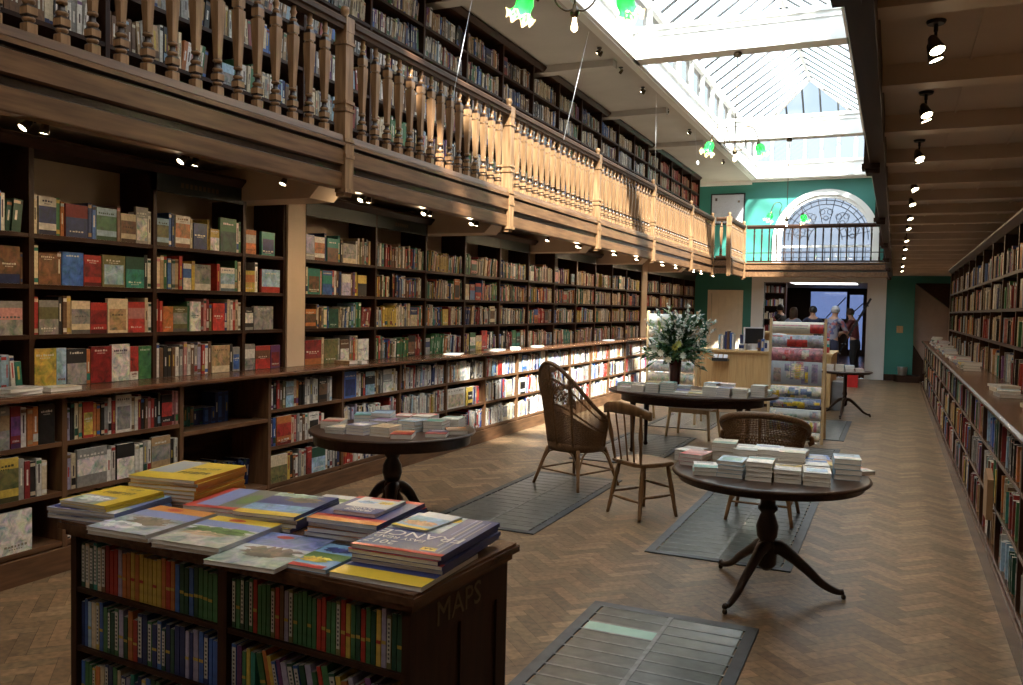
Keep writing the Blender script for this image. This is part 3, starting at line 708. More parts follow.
def book_geo(b, k, local=False):
    """one standing book: origin bottom centre of its front face; a = along the shelf, n = out of the shelf, u = up"""
    r = random.Random(k['seed'])
    s_ = k['s']; w, h, d = k['w'], k['h'], k['d']
    th = k['lean']; yw = k['yaw']
    ca, sa = math.cos(th), math.sin(th); cy, sy = math.cos(yw), math.sin(yw)
    o = (0, 0, 0) if local else (k['x'], k['y'], k['z'])
    def T(a, n, u):     # lean in the a-u plane, then yaw about u
        a2 = a*ca+u*sa; u2 = -a*sa+u*ca
        u2 += w/2*abs(sa)
        a3 = a2*cy-n*sy; n3 = a2*sy+n*cy
        return (o[0]+s_*n3, o[1]+a3, o[2]+u2+.0005)
    c = mul(COLS[k['c']], r.uniform(.8, 1.15)); c2 = mul(COLS[k['c2']], r.uniform(.85, 1.1)); pg = (.6, .55, .46)
    P = [T(-w/2, -d, 0), T(w/2, -d, 0), T(w/2, 0, 0), T(-w/2, 0, 0), T(-w/2, -d, h), T(w/2, -d, h), T(w/2, 0, h), T(-w/2, 0, h)]
    if k['face']: cols = [pg, pg, pg, pg, c, c]
    else: cols = [pg, pg, c, c, c, c]
    # faces: bottom, top, back, +a side, front, -a side
    b.add(P, [(0, 3, 2, 1), (4, 5, 6, 7), (0, 1, 5, 4), (1, 2, 6, 5), (2, 3, 7, 6), (3, 0, 4, 7)], [pg, pg, pg if not k['face'] else c, c if not k['face'] else pg, c, c if not k['face'] else c])
    e = .0006
    def patch(a0, a1, u0, u1, cc, m=0): b.add([T(a0, e, u0), T(a1, e, u0), T(a1, e, u1), T(a0, e, u1)], [(0, 1, 2, 3)], cc, m)
    if k['face']:
        st = r.randrange(6)
        if st == 0: patch(-w/2, w/2, 0, h*.6, c2, 1)
        elif st == 1: patch(-w*.42, w*.42, h*.08, h*.7, c2, 1)
        elif st == 2: patch(-w/2, w/2, h*.0, h*.45, c2, 1); patch(-w/2, w/2, h*.8, h, c2)
        elif st == 3: patch(-w/2, w/2, h*.25, h*1, c2, 1)
        elif st == 4: patch(-w/2, w/2, 0, h, c, 1)
        else: patch(-w/2, w/2, h*.3, h*.75, c2, 1); patch(-w/2, w/2, 0, h*.12, mul(c2, .4))
        e = .0012
        tc = (.7, .66, .58) if sum(c) < 1 else mul(c2, .4)
        ty = r.choice([.86, .8, .5, .15]); m_ = r.randint(4, 8); tw = r.uniform(.6, .85)*w; x_ = -tw/2
        for q in range(m_):      # broken line of lettering
            lw = tw/m_*r.uniform(.45, .85); patch(x_, x_+lw, h*ty, h*(ty+r.uniform(.035, .06)), tc); x_ += tw/m_
        if r.random() < .6:
            x_ = -tw*.3
            for q in range(6): patch(x_, x_+tw*.06, h*(ty-.06), h*(ty-.035), tc); x_ += tw*.1
    else:
        st = r.random(); tc = (.72, .68, .6) if sum(c) < .9 else (.08, .05, .05)
        if r.random() < .25: tc = COLS['red'] if sum(c) > 1 else COLS['yellow']
        if st < .6: patch(-w*.16, w*.16, h*.35, h*r.uniform(.6, .85), tc)
        if st > .35: patch(-w*.5, w*.5, h*.86, h*.95, c2)
        if st > .7: patch(-w*.5, w*.5, h*.05, h*.16, c2)
        if st < .2: patch(-w*.5, w*.5, h*.1, h*.3, mul(c2, .8))
def add_book(x, s_, y, z, w, h, d, c, c2, face, lean=0, yaw=0, row=None):
    books.append(dict(x=x, s=s_, y=y, z=z, w=w, h=h, d=d, c=c, c2=c2, face=face, lean=lean, yaw=yaw, row=row, seed=len(books)*7+1))
def fill(x, s_, y0, y1, z, hmax, pal, row, r, pface=.12, wm=.026, full=.97, d=.2, hmean=.8, jit=(-.012, .006)):
    y = y0+.006; prev = None
    while y < y1-.03:
        if r.random() < pface and y+.17 < y1:
            w = r.uniform(.11, .17); h = min(hmax, r.uniform(.17, .26)); c = pick(pal, r)
            add_book(x, s_, y+w/2, z, w, h, .02, c, pick(pal, r), True, 0, r.uniform(-.08, .08), row); y += w+.006; continue
        run = r.randint(3, 12); lean = r.choice([0, 0, 0, .06, .1, -.08, .14]) if r.random() < .7 else 0
        hh = hmax*r.uniform(hmean-.08, hmean+.1); c = pick(pal, r); same = r.random() < .25
        if lean: y += abs(math.sin(lean))*hh*.9 if lean < 0 else 0
        for _ in range(run):
            w = max(.011, r.gauss(wm, .009)); 
            if y+w > y1-.012-(hh*math.sin(lean) if lean > 0 else 0): y = y+(.0 if False else 0); break
            if not same: c = pick(pal, r)
            h = hh*r.uniform(.86, 1.06)
            add_book(x+r.uniform(*jit)*s_, s_, y+w/2, z, w, min(h, hmax), d*r.uniform(.75, 1), c, pick(pal, r), False, lean, 0, row)
            y += w+.0012
        if lean > 0: y += math.sin(lean)*hh*.95
        if r.random() > full: y += r.uniform(.03, .12)
        if y > y1-.06: break
def S(*c): return [('S', .026, x) for x in c]
def Fc(w, h, c, c2): return [('F', w, h, c, c2)]
def row_items(x, s_, y0, y1, z, hmax, items, row, r, d=.2):
    tot = sum(i[1] for i in items if i[0] == 'S')+sum(i[1] for i in items if i[0] == 'F')+sum(i[1] for i in items if i[0] == 'G')+.004*len(items)
    k = min(1.25, (y1-y0-.045)/tot); y = y0+.04
    for it in items:
        w = it[1]*k
        if it[0] == 'G': y += w; continue
        if it[0] == 'S': add_book(x+r.uniform(-.01, .0)*s_, s_, y+w/2, z, w, hmax*r.uniform(.74, .9), d, it[2], pick(PAL_MIX, r), False, 0, 0, row)
        else: add_book(x+.0, s_, y+w/2, z, w, min(it[2], hmax), .025, it[3], it[4], True, 0, r.uniform(-.05, .05), row)
        y += w+.004*k
R_ = random.Random(11)
XU, XLo = -4.968, -4.668
H = .285
special_u = {
 (3.56, 3): S('cream')+Fc(.12, .24, 'white', 'navy')+S('green', 'orange')+Fc(.16, .215, 'dark red', 'navy')+S('navy', 'blue')+Fc(.16, .22, 'pale blue', 'green')+S('brown')+Fc(.12, .2, 'cream', 'brown')+Fc(.1, .26, 'grey', 'white')+S('white'),
 (3.56, 2): S('cream')+Fc(.12, .2, 'brown', 'orange')+S('brown')+Fc(.15, .22, 'blue', 'olive')+Fc(.13, .21, 'red', 'dark red')+Fc(.18, .22, 'olive', 'pale blue')+Fc(.15, .22, 'dark green', 'teal')+S('black', 'white'),
 (3.56, 1): S('red')+Fc(.14, .22, 'olive', 'grey')+S('black', 'brown', 'tan')+Fc(.14, .22, 'cream', 'grey')+Fc(.13, .21, 'red', 'dark red')+Fc(.17, .24, 'cream', 'tan')+Fc(.14, .22, 'pink', 'red')+S('cream', 'white'),
 (3.56, 0): Fc(.15, .25, 'yellow', 'black')+Fc(.07, .25, 'pale blue', 'orange')+Fc(.15, .24, 'black', 'grey')+S('orange')+Fc(.16, .25, 'dark red', 'brown')+Fc(.15, .26, 'white', 'purple')+Fc(.07, .24, 'white', 'red')+Fc(.11, .24, 'green', 'red'),
 (4.53, 3): Fc(.12, .2, 'pale blue', 'olive')+S('blue', 'navy')+Fc(.16, .24, 'white', 'orange')+S('cream')+Fc(.15, .2, 'navy', 'pale blue')+S('yellow')+Fc(.11, .17, 'yellow', 'white')+Fc(.2, .27, 'green', 'dark green')+S('white', 'green'),
 (4.53, 2): S('cream', 'tan', 'green', 'blue', 'grey', 'tan', 'red')+Fc(.07, .2, 'blue', 'white')+S('yellow')+Fc(.13, .2, 'white', 'grey')+[('G', .06)]+S('red')+Fc(.13, .19, 'white', 'pale blue')+S('green', 'cream'),
 (4.53, 1): S('red', 'red')+Fc(.09, .19, 'orange', 'red')+Fc(.13, .19, 'olive', 'grey')+S('green')+Fc(.1, .23, 'white', 'teal')+S('dark red', 'pink', 'dark red', 'olive')+Fc(.13, .22, 'red', 'orange')+S('navy', 'cream', 'white', 'red', 'cream', 'white'),
 (4.53, 0): S('white', 'brown', 'black', 'black', 'brown', 'white', 'grey', 'pink', 'white', 'brown', 'grey', 'lilac', 'red', 'white', 'brown')+Fc(.15, .22, 'cream', 'tan')+S('black')+Fc(.06, .2, 'grey', 'blue'),
 (5.46, 3): Fc(.1, .2, 'white', 'orange')+[('G', .05)]+Fc(.14, .2, 'teal', 'navy'),
 (5.46, 2): Fc(.09, .18, 'orange', 'yellow')+S('white')+[('G', .04)]+Fc(.18, .2, 'red', 'pale blue'),
 (5.46, 1): Fc(.08, .19, 'black', 'white')+Fc(.2, .2, 'grey', 'red')+[('G', .03)],
 (5.46, 0): Fc(.1, .22, 'white', 'grey')+Fc(.15, .2, 'brown', 'red')+Fc(.1, .2, 'purple', 'dark red'),
 (6.25, 3): Fc(.1, .23, 'grey', 'lilac')+Fc(.12, .22, 'white', 'orange')+S('navy')+Fc(.14, .22, 'teal', 'brown')+S('teal', 'black')+Fc(.17, .19, 'cream', 'grey')+S('white', 'cream', 'olive', 'brown', 'grey', 'black', 'tan'),
 (6.25, 2): S('cream')+Fc(.14, .24, 'teal', 'brown')+S('pink')+Fc(.12, .23, 'teal', 'blue')+S('red', 'white', 'brown', 'navy')+Fc(.12, .21, 'white', 'lilac')+S('brown', 'purple', 'yellow')+Fc(.13, .21, 'yellow', 'black'),
 (6.25, 0): Fc(.2, .23, 'orange', 'dark red')+S('cream')+Fc(.17, .23, 'olive', 'grey')+S('grey')+Fc(.12, .22, 'brown', 'white')+S('grey', 'olive', 'red', 'cream')+Fc(.15, .22, 'white', 'lilac'),
}
def shelfname(side, a, lvl):
    return (side, a, lvl)
for i, (a, c) in enumerate(BU):
    for l, z in enumerate(ROWU):
        row = ('tall', i, l); hm = H if l < 3 else .3
        it = special_u.get((a, l))
        if it: row_items(XU+.01, 1, a, c, z, hm, it, row, R_)
        else: fill(XU, 1, a+.04, c, z, hm*.96, PAL_MIX if l != 3 or a > 9 else PAL_MIX+[('teal', 6)], row, R_, .2 if a < 13 else .08)
low_special = {
 (3.56, 2): S('lilac', 'black', 'cream', 'tan')+Fc(.08, .23, 'red', 'yellow')+S('orange', 'orange', 'black', 'grey', 'white', 'red')+Fc(.13, .25, 'white', 'grey')+S('cream', 'white', 'dark red', 'black', 'brown', 'pink', 'red', 'black', 'black')+Fc(.1, .22, 'black', 'red')+S('pink', 'pink'),
 (3.56, 1): S('lilac', 'cream')+Fc(.2, .24, 'grey', 'white')+S('white', 'white')+Fc(.13, .23, 'black', 'white')+S('white', 'white', 'grey', 'white')+Fc(.15, .24, 'tan', 'grey')+S('black', 'white'),
 (2.6, 2): S('brown', 'cream', 'tan', 'black', 'lilac', 'lilac', 'tan', 'red', 'red', 'lilac', 'lilac')+Fc(.14, .25, 'tan', 'grey')+Fc(.05, .25, 'dark red', 'purple')+S('white', 'orange', 'orange')+Fc(.08, .24, 'black', 'white'),
 (2.6, 1): S('white', 'red', 'cream', 'white', 'orange', 'white', 'red', 'pale blue', 'white', 'white', 'black', 'black')+Fc(.15, .26, 'yellow', 'olive')+S('grey', 'dark red', 'black', 'white', 'cream'),
 (2.6, 0): S('black', 'brown', 'cream', 'black')+Fc(.1, .23, 'dark red', 'white')+S('white')+Fc(.16, .24, 'dark green', 'teal')+Fc(.16, .25, 'white', 'cream'),
 (5.44, 2): S('white', 'black', 'red', 'brown', 'olive')+Fc(.08, .22, 'grey', 'pale blue')+S('cream', 'orange', 'black', 'black', 'grey', 'white', 'grey', 'white', 'white')+Fc(.1, .22, 'black', 'brown')+S('grey', 'white'),
 (5.44, 1): S('navy', 'blue')+Fc(.15, .24, 'orange', 'red')+S('cream', 'red', 'grey', 'white', 'brown', 'white')+Fc(.12, .23, 'white', 'black')+S('red', 'white'),
 (5.44, 0): Fc(.17, .23, 'cream', 'olive')+S('yellow', 'black', 'brown', 'white', 'grey', 'cream', 'grey')+Fc(.05, .24, 'red', 'dark red')+Fc(.15, .22, 'dark green', 'pale blue')+S('white', 'black', 'white', 'grey', 'black', 'navy'),
 (8.45, 1): Fc(.35, .23, 'white', 'cream')+S('black', 'yellow')+Fc(.1, .22, 'yellow', 'black')+S('grey', 'navy', 'grey', 'red', 'red'),
 (6.45, 2): Fc(.16, .25, 'blue', 'navy')+S('white', 'white', 'black', 'red')+Fc(.12, .23, 'black', 'pale blue')+S('cream', 'tan', 'black', 'grey')+Fc(.13, .23, 'grey', 'white')+S('white', 'cream', 'white'),
}
for i, (a, c) in enumerate(BL):
    if abs(a-4.5) < .01:
        r2 = random.Random(5)
        y = a+.05
        for k in range(12):
            cc = r2.choice(['teal', 'dark green', 'teal', 'green']) if k < 8 else 'tan' if k == 8 else 'navy'
            w = .03; add_book(-4.86, 1, y+w/2, .74, w, .15 if k < 9 else .13, .12, cc, 'teal', False, 0, 0, ('low', i, 1)); y += w+.002
        for k in range(7):
            w = .034; add_book(-4.84, 1, y+w/2, .74, w, .13 if k < 3 else .24, .14, 'navy' if k % 2 else 'blue', 'navy', False, 0, 0, ('low', i, 1)); y += w+.002
        fill(-4.83, 1, a+.1, c, .19, .27, [('navy', 5), ('blue', 2), ('dark green', 1)], ('low', i, 0), R_, 0, d=.16)
        continue
    for l, z in enumerate(ROWL):
        it = low_special.get((a, l)); row = ('low', i, l)
        if it: row_items(XLo+.01, 1, a, c, z, .27, it, row, R_)
        else: fill(XLo, 1, a+.04, c, z, .262, PAL_WHITE, row, R_, .08, .024, hmean=.86)
for i, (a, c) in enumerate(BRU):
    for l, z in enumerate(ROWU): fill(.94, -1, a+.04, c, z, H*.98, PAL_MIX if (i+l) % 2 else PAL_OLD, ('aisle tall', i, l), R_, .08, .028, .9, jit=(-.03, .015))
for i, (a, c) in enumerate(BRL):
    for l, z in enumerate(ROWL): fill(.638, -1, a+.04, c, z, .265, PAL_MIX, ('aisle low', i, l), R_, .06, .03, .93, jit=(-.025, .012))
for i, (a, c) in enumerate(GB):
    pal = PAL_RED if i > 15 else PAL_OLD
    for l, z in enumerate(ROWG):
        if l == 0: fill(-4.94, 1, a+.04, c-.25, z, .2, PAL_WHITE, ('gallery', i, l), R_, .1, .04, .5)
        else: fill(-4.94, 1, a+.04, c, z, .3, pal, ('gallery', i, l), R_, .03, .032, full=.93)

def bez(p, n=16):
    """Catmull-Rom through the points"""
    p = [Vector(q) for q in p]; out = []
    for i in range(len(p)-1):
        p0 = p[max(i-1, 0)]; p1 = p[i]; p2 = p[i+1]; p3 = p[min(i+2, len(p)-1)]
        for k in range(n):
            t = k/n; out.append(.5*((2*p1)+(p2-p0)*t+(2*p0-5*p1+4*p2-p3)*t*t+(3*p1-p0-3*p2+p3)*t**3))
    out.append(p[-1]); return out
# ------------------------------------------------------------------ tables
def tripod_table(x, y, rx, ztop, label, feet, rpost=.05, apron=.05, style=0, ry=None):
    ry = ry or rx
    o = (x, y, 0); t = empty('pedestal_table', o, 0, label, 'table')
    b = MB(); M = Matrix.Diagonal((1, ry/rx, 1, 1))
    b.lathe([(rx-.07, ztop-.02-apron), (rx-.04, ztop-.02-apron), (rx-.035, ztop-.025), (rx-.005, ztop-.02), (rx, ztop-.012), (rx-.006, ztop-.001), (rx-.02, ztop)], n=64, M=M)
    b.build('table_top', TABLE, t)
    b = MB(); k = ztop-.02-apron
    if style == 0:
        prof = [(.085, k), (.075, k-.03), (.045, k-.05), (.045, k-.14), (.058, k-.15), (.058, k-.17), (.04, k-.19), (.05, k-.22), (.066, k-.27), (.06, k-.33), (.042, k-.36), (.055, k-.38), (.062, k-.4), (.06, k-.5), (.045, k-.52), (.02, k-.54)]
    elif style == 1:
        prof = [(.1, k), (.06, k-.03), (.05, k-.06), (.065, k-.09), (.062, k-.11), (.045, k-.13), (.07, k-.18), (.078, k-.24), (.06, k-.3), (.045, k-.31), (.062, k-.33), (.06, k-.36), (.05, k-.38), (.085, k-.44), (.09, k-.52), (.07, k-.56), (.03, k-.58)]
    else:
        prof = [(.06, k), (.03, k-.03), (.03, k-.3), (.04, k-.34), (.028, k-.38), (.045, k-.44), (.045, k-.52), (.02, k-.55)]
    prof = [(r*rpost/.05, z) for r, z in prof]
    b.lathe(prof[::-1], n=24); b.build('pedestal', DARKT, t)
    zb = .30
    for ang, R in feet:
        a = math.radians(ang); b = MB(); pts = []; rs = []
        prof = [(.02, .28), (.07, .285), (.14, .24), (R*.5+.02, .155), (R*.72, .085), (R*.9, .045), (R, .045)]
        pts = bez([(r_*math.cos(a), r_*math.sin(a), z_) for r_, z_ in prof], 4); n_ = len(pts)-1
        q_ = .085 if style == 1 else .068 if style == 0 else .045; rs = [q_-(q_-.018)*(k_/n_)**.55 for k_ in range(n_)]+[.022]
        b.tube(pts, rs, 8, flat=.75)
        b.build('leg', DARKT, t)
        b = MB(); cx, cy = (R+.0)*math.cos(a), (R)*math.sin(a)
        b.lathe([(.004, 0), (.013, .004), (.015, .014), (.013, .026), (.004, .03)], cx, cy, 12); b.build('caster', BRONZE, t)
    return t
ZT = .74
TA = tripod_table(-.655, 5.23, .575, ZT, 'round dark tripod table in front, covered with stacks of pale paperbacks', [(-108, .5), (14, .45), (132, .5)], .05, .036)
TB = tripod_table(-3.5, 5.52, .64, ZT, 'round dark table with bulbous pedestal beside the travel shelves', [(-60, .36), (60, .36), (180, .36)], .05, .075, 1)
TD = tripod_table(-.71, 14.95, .42, ZT+.02, 'small dark tripod table far away beside the counter end', [(-95, .42), (20, .42), (150, .42)], .05, .02, 2)
# long oval table
o = (-2.18, 10.0, 0); TC = empty('oval_table', o, 0, 'long oval dark dining table with books and a vase of flowers', 'table')
b = MB(); M = Matrix.Translation((-2.18, 10.0, 0)) @ Matrix.Diagonal((1, .74, 1, 1))
b.lathe([(.96, ZT-.035), (1.0, ZT-.03), (1.005, ZT-.015), (.99, ZT)], n=72, M=M); b.build('table_top', TABLE, TC, o)
b = MB(); b.lathe([(.82, ZT-.13), (.84, ZT-.13), (.84, ZT-.03)], n=64, M=M); b.build('apron', DARK, TC, o)
for sx in (-1, 1):
    for sy in (-1, 1):
        b = MB(); b.lathe([(.022, 0), (.03, .03), (.02, .06), (.026, .3), (.036, .5), (.03, .56), (.04, .6), (.04, ZT-.04)], -2.18+sx*.62, 10+sy*.3, 14); b.build('leg', DARKT, TC, o)
TABLES = {'A': (TA, -.64, 5.2), 'B': (TB, -3.5, 5.52), 'C': (TC, -2.18, 10.0), 'D': (TD, -.71, 14.95)}

# lying paperbacks: one thing per book
def lying_book(name, x, y, z, w, l, t, rz, c, c2, label, cat, group=None, seed=0, mag=False, open_bits=True):
    r = random.Random(seed); o = (x, y, z)
    b = MB(); cc = mul(COLS[c], r.uniform(.85, 1.1)); c2c = mul(COLS[c2], r.uniform(.85, 1.1))
    e = .0012 if not mag else .0006
    b.box(-w/2, w/2, -l/2, l/2, t-e, t, cc); b.box(-w/2, w/2, -l/2, l/2, 0, e, cc); b.box(-w/2, -w/2+.0015, -l/2, l/2, 0, t, cc)
    # printed areas on the top cover (its top is towards -x,+y like the photo's upside-down covers)
    u = t+.0004
    def patch(x0, x1, y0, y1, k, dz=0, m=0): b.add([(x0, y0, u+dz), (x1, y0, u+dz), (x1, y1, u+dz), (x0, y1, u+dz)], [(0, 1, 2, 3)], k, m)
    st = r.randrange(3)
    if not mag:
        if st == 0: patch(-w*.5, w*.5, -l*.5, -l*.05, c2c, 0, 1)
        elif st == 1: patch(-w*.38, w*.38, -l*.3, l*.2, c2c, 0, 1)
        else: patch(-w*.5, w*.5, l*.12, l*.42, c2c)
        patch(-w*.36, w*.3, l*.28, l*.36, (.12, .1, .12) if sum(cc) > 1 else (.7, .68, .6), .0003)
        patch(-w*.3, w*.1, -l*.4, -l*.35, (.15, .12, .12), .0003)
    body = b.build(name, [BOOK, ART], None, loc=o, rotz=rz); tag(body, label, cat, group)
    p = MB(); p.box(-w/2+.002, w/2-.003, -l/2+.003, l/2-.003, e, t-e); p.build('page_block', PAGES, body)
    return body
ORD = ['top', 'second', 'third', 'fourth', 'fifth', 'sixth', 'seventh', 'eighth', 'ninth']
seedc = [0]
def stack(desc, x, y, z, w, l, n, t, rz, c, c2, place):
    for k in range(n):
        seedc[0] += 1; r = random.Random(seedc[0]*3)
        q = n-1-k
        lab = ('%s paperback on top of %s' % (desc, place)) if q == 0 else ('%s paperback, %s from top in %s' % (desc, ORD[q], place))
        if n == 1: lab = '%s paperback lying on %s' % (desc, place.replace('the pile ', '').replace('pile ', ''))
        lying_book('paperback_book', x+r.uniform(-.004, .004), y+r.uniform(-.004, .004), z+k*(t+.0009), w, l, t, math.radians(rz)+r.uniform(-.02, .02), c, c2, lab, 'paperback', 'paperbacks stacked on the tables', seedc[0] if q else seedc[0])
W_, L_ = .13, .2
Z = ZT+.0006
# table A: front row then back row (positions solved from the photograph)
TAst = [
 ('green and white', -.99, 5.01, 2, .021, 14, 'white', 'teal', 'the front left pile, tripod table'),
 ('teal blue', -.835, 5.02, 4, .021, 0, 'pale blue', 'teal', 'the teal pile, front row, tripod table'),
 ('mint and white', -.675, 5.0, 4, .024, 3, 'white', 'teal', 'the mint pile, middle front, tripod table'),
 ('yellow and white', -.525, 5.03, 3, .022, 4, 'white', 'yellow', 'the yellow pile, front row, tripod table'),
 ('red, white and blue', -.37, 5.03, 3, .022, 6, 'white', 'pale blue', 'the red-edged pile, tripod table'),
 ('sky blue', -.225, 5.3, 4, .027, 7, 'pale blue', 'white', 'the tall blue pile, tripod table'),
 ('pink', -1.06, 5.28, 3, .021, -8, 'pink', 'red', 'the pink pile, tripod table'),
 ('grey comic', -1.12, 5.42, 2, .03, -12, 'grey', 'white', 'the pile behind the pink one, tripod table'),
 ('green and cream', -.955, 5.45, 5, .023, 4, 'cream', 'green', 'the pile behind the green one, tripod table'),
 ('white sketch-covered', -.815, 5.4, 4, .024, 6, 'white', 'grey', 'the sketch-covered rear pile, tripod table'),
 ('white letter-covered', -.67, 5.42, 4, .026, 3, 'white', 'lilac', 'the letter-covered rear pile, tripod table'),
 ('plain white', -.53, 5.28, 5, .024, 5, 'white', 'cream', 'the tallest white pile, tripod table'),
 ('grey-blue', -.72, 5.63, 3, .026, 2, 'white', 'pale blue', 'the rearmost pile, tripod table'),
 ('pink and white', -.55, 5.6, 3, .025, -6, 'white', 'pink', 'the rear pink-edged pile, tripod table'),
 ('white and blue', -.4, 5.26, 3, .022, 10, 'white', 'blue', 'the pile behind the red-edged one, tripod table'),
 ('yellow', -.36, 5.47, 2, .022, -5, 'yellow', 'orange', 'the rear yellow pile, tripod table'),
 ('slate blue', -.42, 5.64, 2, .022, 8, 'blue', 'grey', 'the slate pile, tripod table'),
 ('orange-edged', -.19, 5.5, 1, .02, 35, 'orange', 'white', 'the far right rim, tripod table'),
 ('pale grey', -.87, 5.62, 3, .024, 4, 'grey', 'white', 'the rear left pile, tripod table'),
]
for d, x, y, n, t, rz, c, c2, pl in TAst: stack(d, x-(.045 if c == 'pink' or 'comic' in d else 0), y, Z, .147, .2, n, t*1.1, rz, c, c2, pl)
TBst = [
 ('red and cream', -3.93, 5.36, 2, .028, 20, 'cream', 'red', 'the left pile, bulbous-legged table'),
 ('black-spined', -3.74, 5.18, 2, .022, 8, 'grey', 'cream', 'the front left pile of the bulbous-legged table'),
 ('lilac', -3.57, 5.22, 3, .022, 0, 'lilac', 'white', 'the lilac pile, bulbous-legged table'),
 ('cream', -3.38, 5.24, 3, .022, 5, 'cream', 'tan', 'the cream pile, bulbous-legged table'),
 ('orange', -3.21, 5.21, 1, .035, 24, 'orange', 'red', 'the front of the bulbous-legged table'),
 ('navy and red', -3.04, 5.4, 1, .028, 20, 'navy', 'red', 'the right front of the bulbous-legged table'),
 ('brown', -2.99, 5.6, 1, .03, 35, 'brown', 'orange', 'the right rim of the bulbous-legged table'),
 ('blue-green', -3.85, 5.65, 3, .026, 30, 'pale blue', 'teal', 'the turquoise pile, bulbous-legged table'),
 ('blue and white', -3.64, 5.6, 4, .028, 20, 'pale blue', 'navy', 'the tallest pile, bulbous-legged table'),
 ('purple', -3.52, 5.44, 3, .026, 4, 'purple', 'lilac', 'the purple pile, bulbous-legged table'),
 ('pale blue', -3.33, 5.55, 3, .026, -4, 'pale blue', 'white', 'the pale blue pile, bulbous-legged table'),
 ('grey-green', -3.17, 5.62, 3, .026, 12, 'grey', 'teal', 'the grey pile, bulbous-legged table'),
 ('white', -3.4, 5.85, 3, .026, 8, 'white', 'red', 'the rear white pile, bulbous-legged table'),
 ('white and teal', -3.16, 5.86, 3, .024, 12, 'white', 'teal', 'the rear right pile, bulbous-legged table'),
 ('red', -3.62, 5.88, 2, .03, 12, 'red', 'white', 'the rear red pile, bulbous-legged table'),
]
for d, x, y, n, t, rz, c, c2, pl in TBst: stack(d, x, y, Z, .156, .21, n, t, rz, c, c2, pl)
r3 = random.Random(21)
cn = ['white', 'pale blue', 'pink', 'cream', 'yellow', 'grey', 'lilac', 'teal', 'red']
tw = {'white': 'cream', 'pale blue': 'white', 'pink': 'white', 'cream': 'orange', 'yellow': 'white', 'grey': 'white', 'lilac': 'navy', 'teal': 'white', 'red': 'cream'}
cnt = 0
rowdesc = ['front', 'middle', 'back']
front = ['pink', 'white', 'grey', 'teal', 'white', 'yellow', 'white', 'lilac', 'cream', 'pale blue']
for rowi, (yy, xs) in enumerate(((9.62, [-2.86+.165*k for k in range(10)]), (9.88, [-2.95+.175*k for k in range(10)]), (10.15, [-2.9+.2*k for k in range(4)]+[-1.95+.2*k for k in range(4)]))):
    for k, x in enumerate(xs):
        if rowi == 0 and not (1 <= k <= 9): pass
        if abs((x+2.18))/.9 > 1 or ((x+2.18)/.9)**2+((yy-10)/.66)**2 > .97: continue
        c = front[(k+rowi*3) % 10]
        n = r3.choice([1, 2, 3, 4, 5]) if rowi < 2 else 2
        if rowi == 0 and k in (6, 7, 8): n = 4
        stack('%s' % c, x, yy+r3.uniform(-.02, .02), Z, .16, .215, n, .025, r3.uniform(-8, 8), c, tw[c], 'the %s pile, %s row, long oval table' % (ordn[k], rowdesc[rowi]))
for k, (dx, dy, n, c) in enumerate(((-.24, -.12, 4, 'cream'), (-.09, -.1, 4, 'cream'), (.06, -.14, 2, 'white'), (.2, -.05, 2, 'pink'), (.02, .1, 2, 'grey'), (.06, -.14, 0, 'white'))):
    if n: stack(c, -.71+dx, 14.95+dy, ZT+.0206, .13, .19, n, .026, 5*k, c, tw[c], 'the %s pile on the small far tripod table' % ordn[k])
lying_book('paperback_book', -.65, 14.81, ZT+.0206+.055, .15, .12, .05, .2, 'pale blue', 'blue', 'thick pale blue book crowning a pile on the small far tripod table', 'paperback', 'paperbacks stacked on the tables', 5)

# ------------------------------------------------------------------ map case
CXa, CXb, CYa, CYb, CZ = -2.69, -1.2, 2.0, 2.57, .90
o = (-1.9, 2.28, 0); mc = empty('map_case', o, 0, 'dark wooden double-fronted case marked MAPS, filled with folded maps', 'bookcase')
b = MB(); P = [(CXa-.03, CYa-.03), (CXb+.03, CYa-.03), (CXb+.03, CYb+.03), (CXa-.03, CYb+.03)]
b.prism(P, 'z', CZ-.03, CZ-.008); b.prism([(CXa-.022, CYa-.022), (CXb+.022, CYa-.022), (CXb+.022, CYb+.022), (CXa-.022, CYb+.022)], 'z', CZ-.008, CZ)
b.prism([(CXa-.012, CYa-.012), (CXb+.012, CYa-.012), (CXb+.012, CYb+.012), (CXa-.012, CYb+.012)], 'z', CZ-.055, CZ-.03)
b.build('top', WORK, mc, o)
b = MB(); b.box(CXb-.03, CXb-.008, CYa, CYb, 0, CZ-.05); b.box(CXb-.01, CXb, CYa, CYa+.07, 0, CZ-.05); b.box(CXb-.01, CXb, CYb-.07, CYb, 0, CZ-.05)
b.box(CXb-.01, CXb, CYa+.07, CYb-.07, CZ-.17, CZ-.05); b.box(CXb-.01, CXb, CYa+.07, CYb-.07, 0, .12); b.box(CXb-.01, CXb, (CYa+CYb)/2-.012, (CYa+CYb)/2+.012, .12, CZ-.17)
sp = b.build('side_panel', DARKX, mc, o)
text('sign_text', 'MAPS', .105, GOLDD, sp, frame((CXb-o[0]+.001, -.02, CZ-.112), (0, 1, 0), (0, 0, 1)), width=1.05)
b = MB(); b.box(CXa, CXa+.03, CYa, CYb, 0, CZ-.05); b.build('side_panel', DARKX, mc, o)
XM = -1.93
b = MB(); b.box(XM-.02, XM+.02, CYa, CYb, 0, CZ-.05); b.build('divider', DARKX, mc, o)
b = MB(); b.box(CXa+.03, CXb-.03, 2.26, 2.3, 0, CZ-.05); b.build('back_panel', DARK, mc, o)
MROW = [.655, .44, .225, .03]
for z in MROW:
    b = MB(); b.box(CXa+.03, CXb-.03, CYa+.004, CYb-.01, z-.018, z); b.build('shelf', DARK, mc, o)
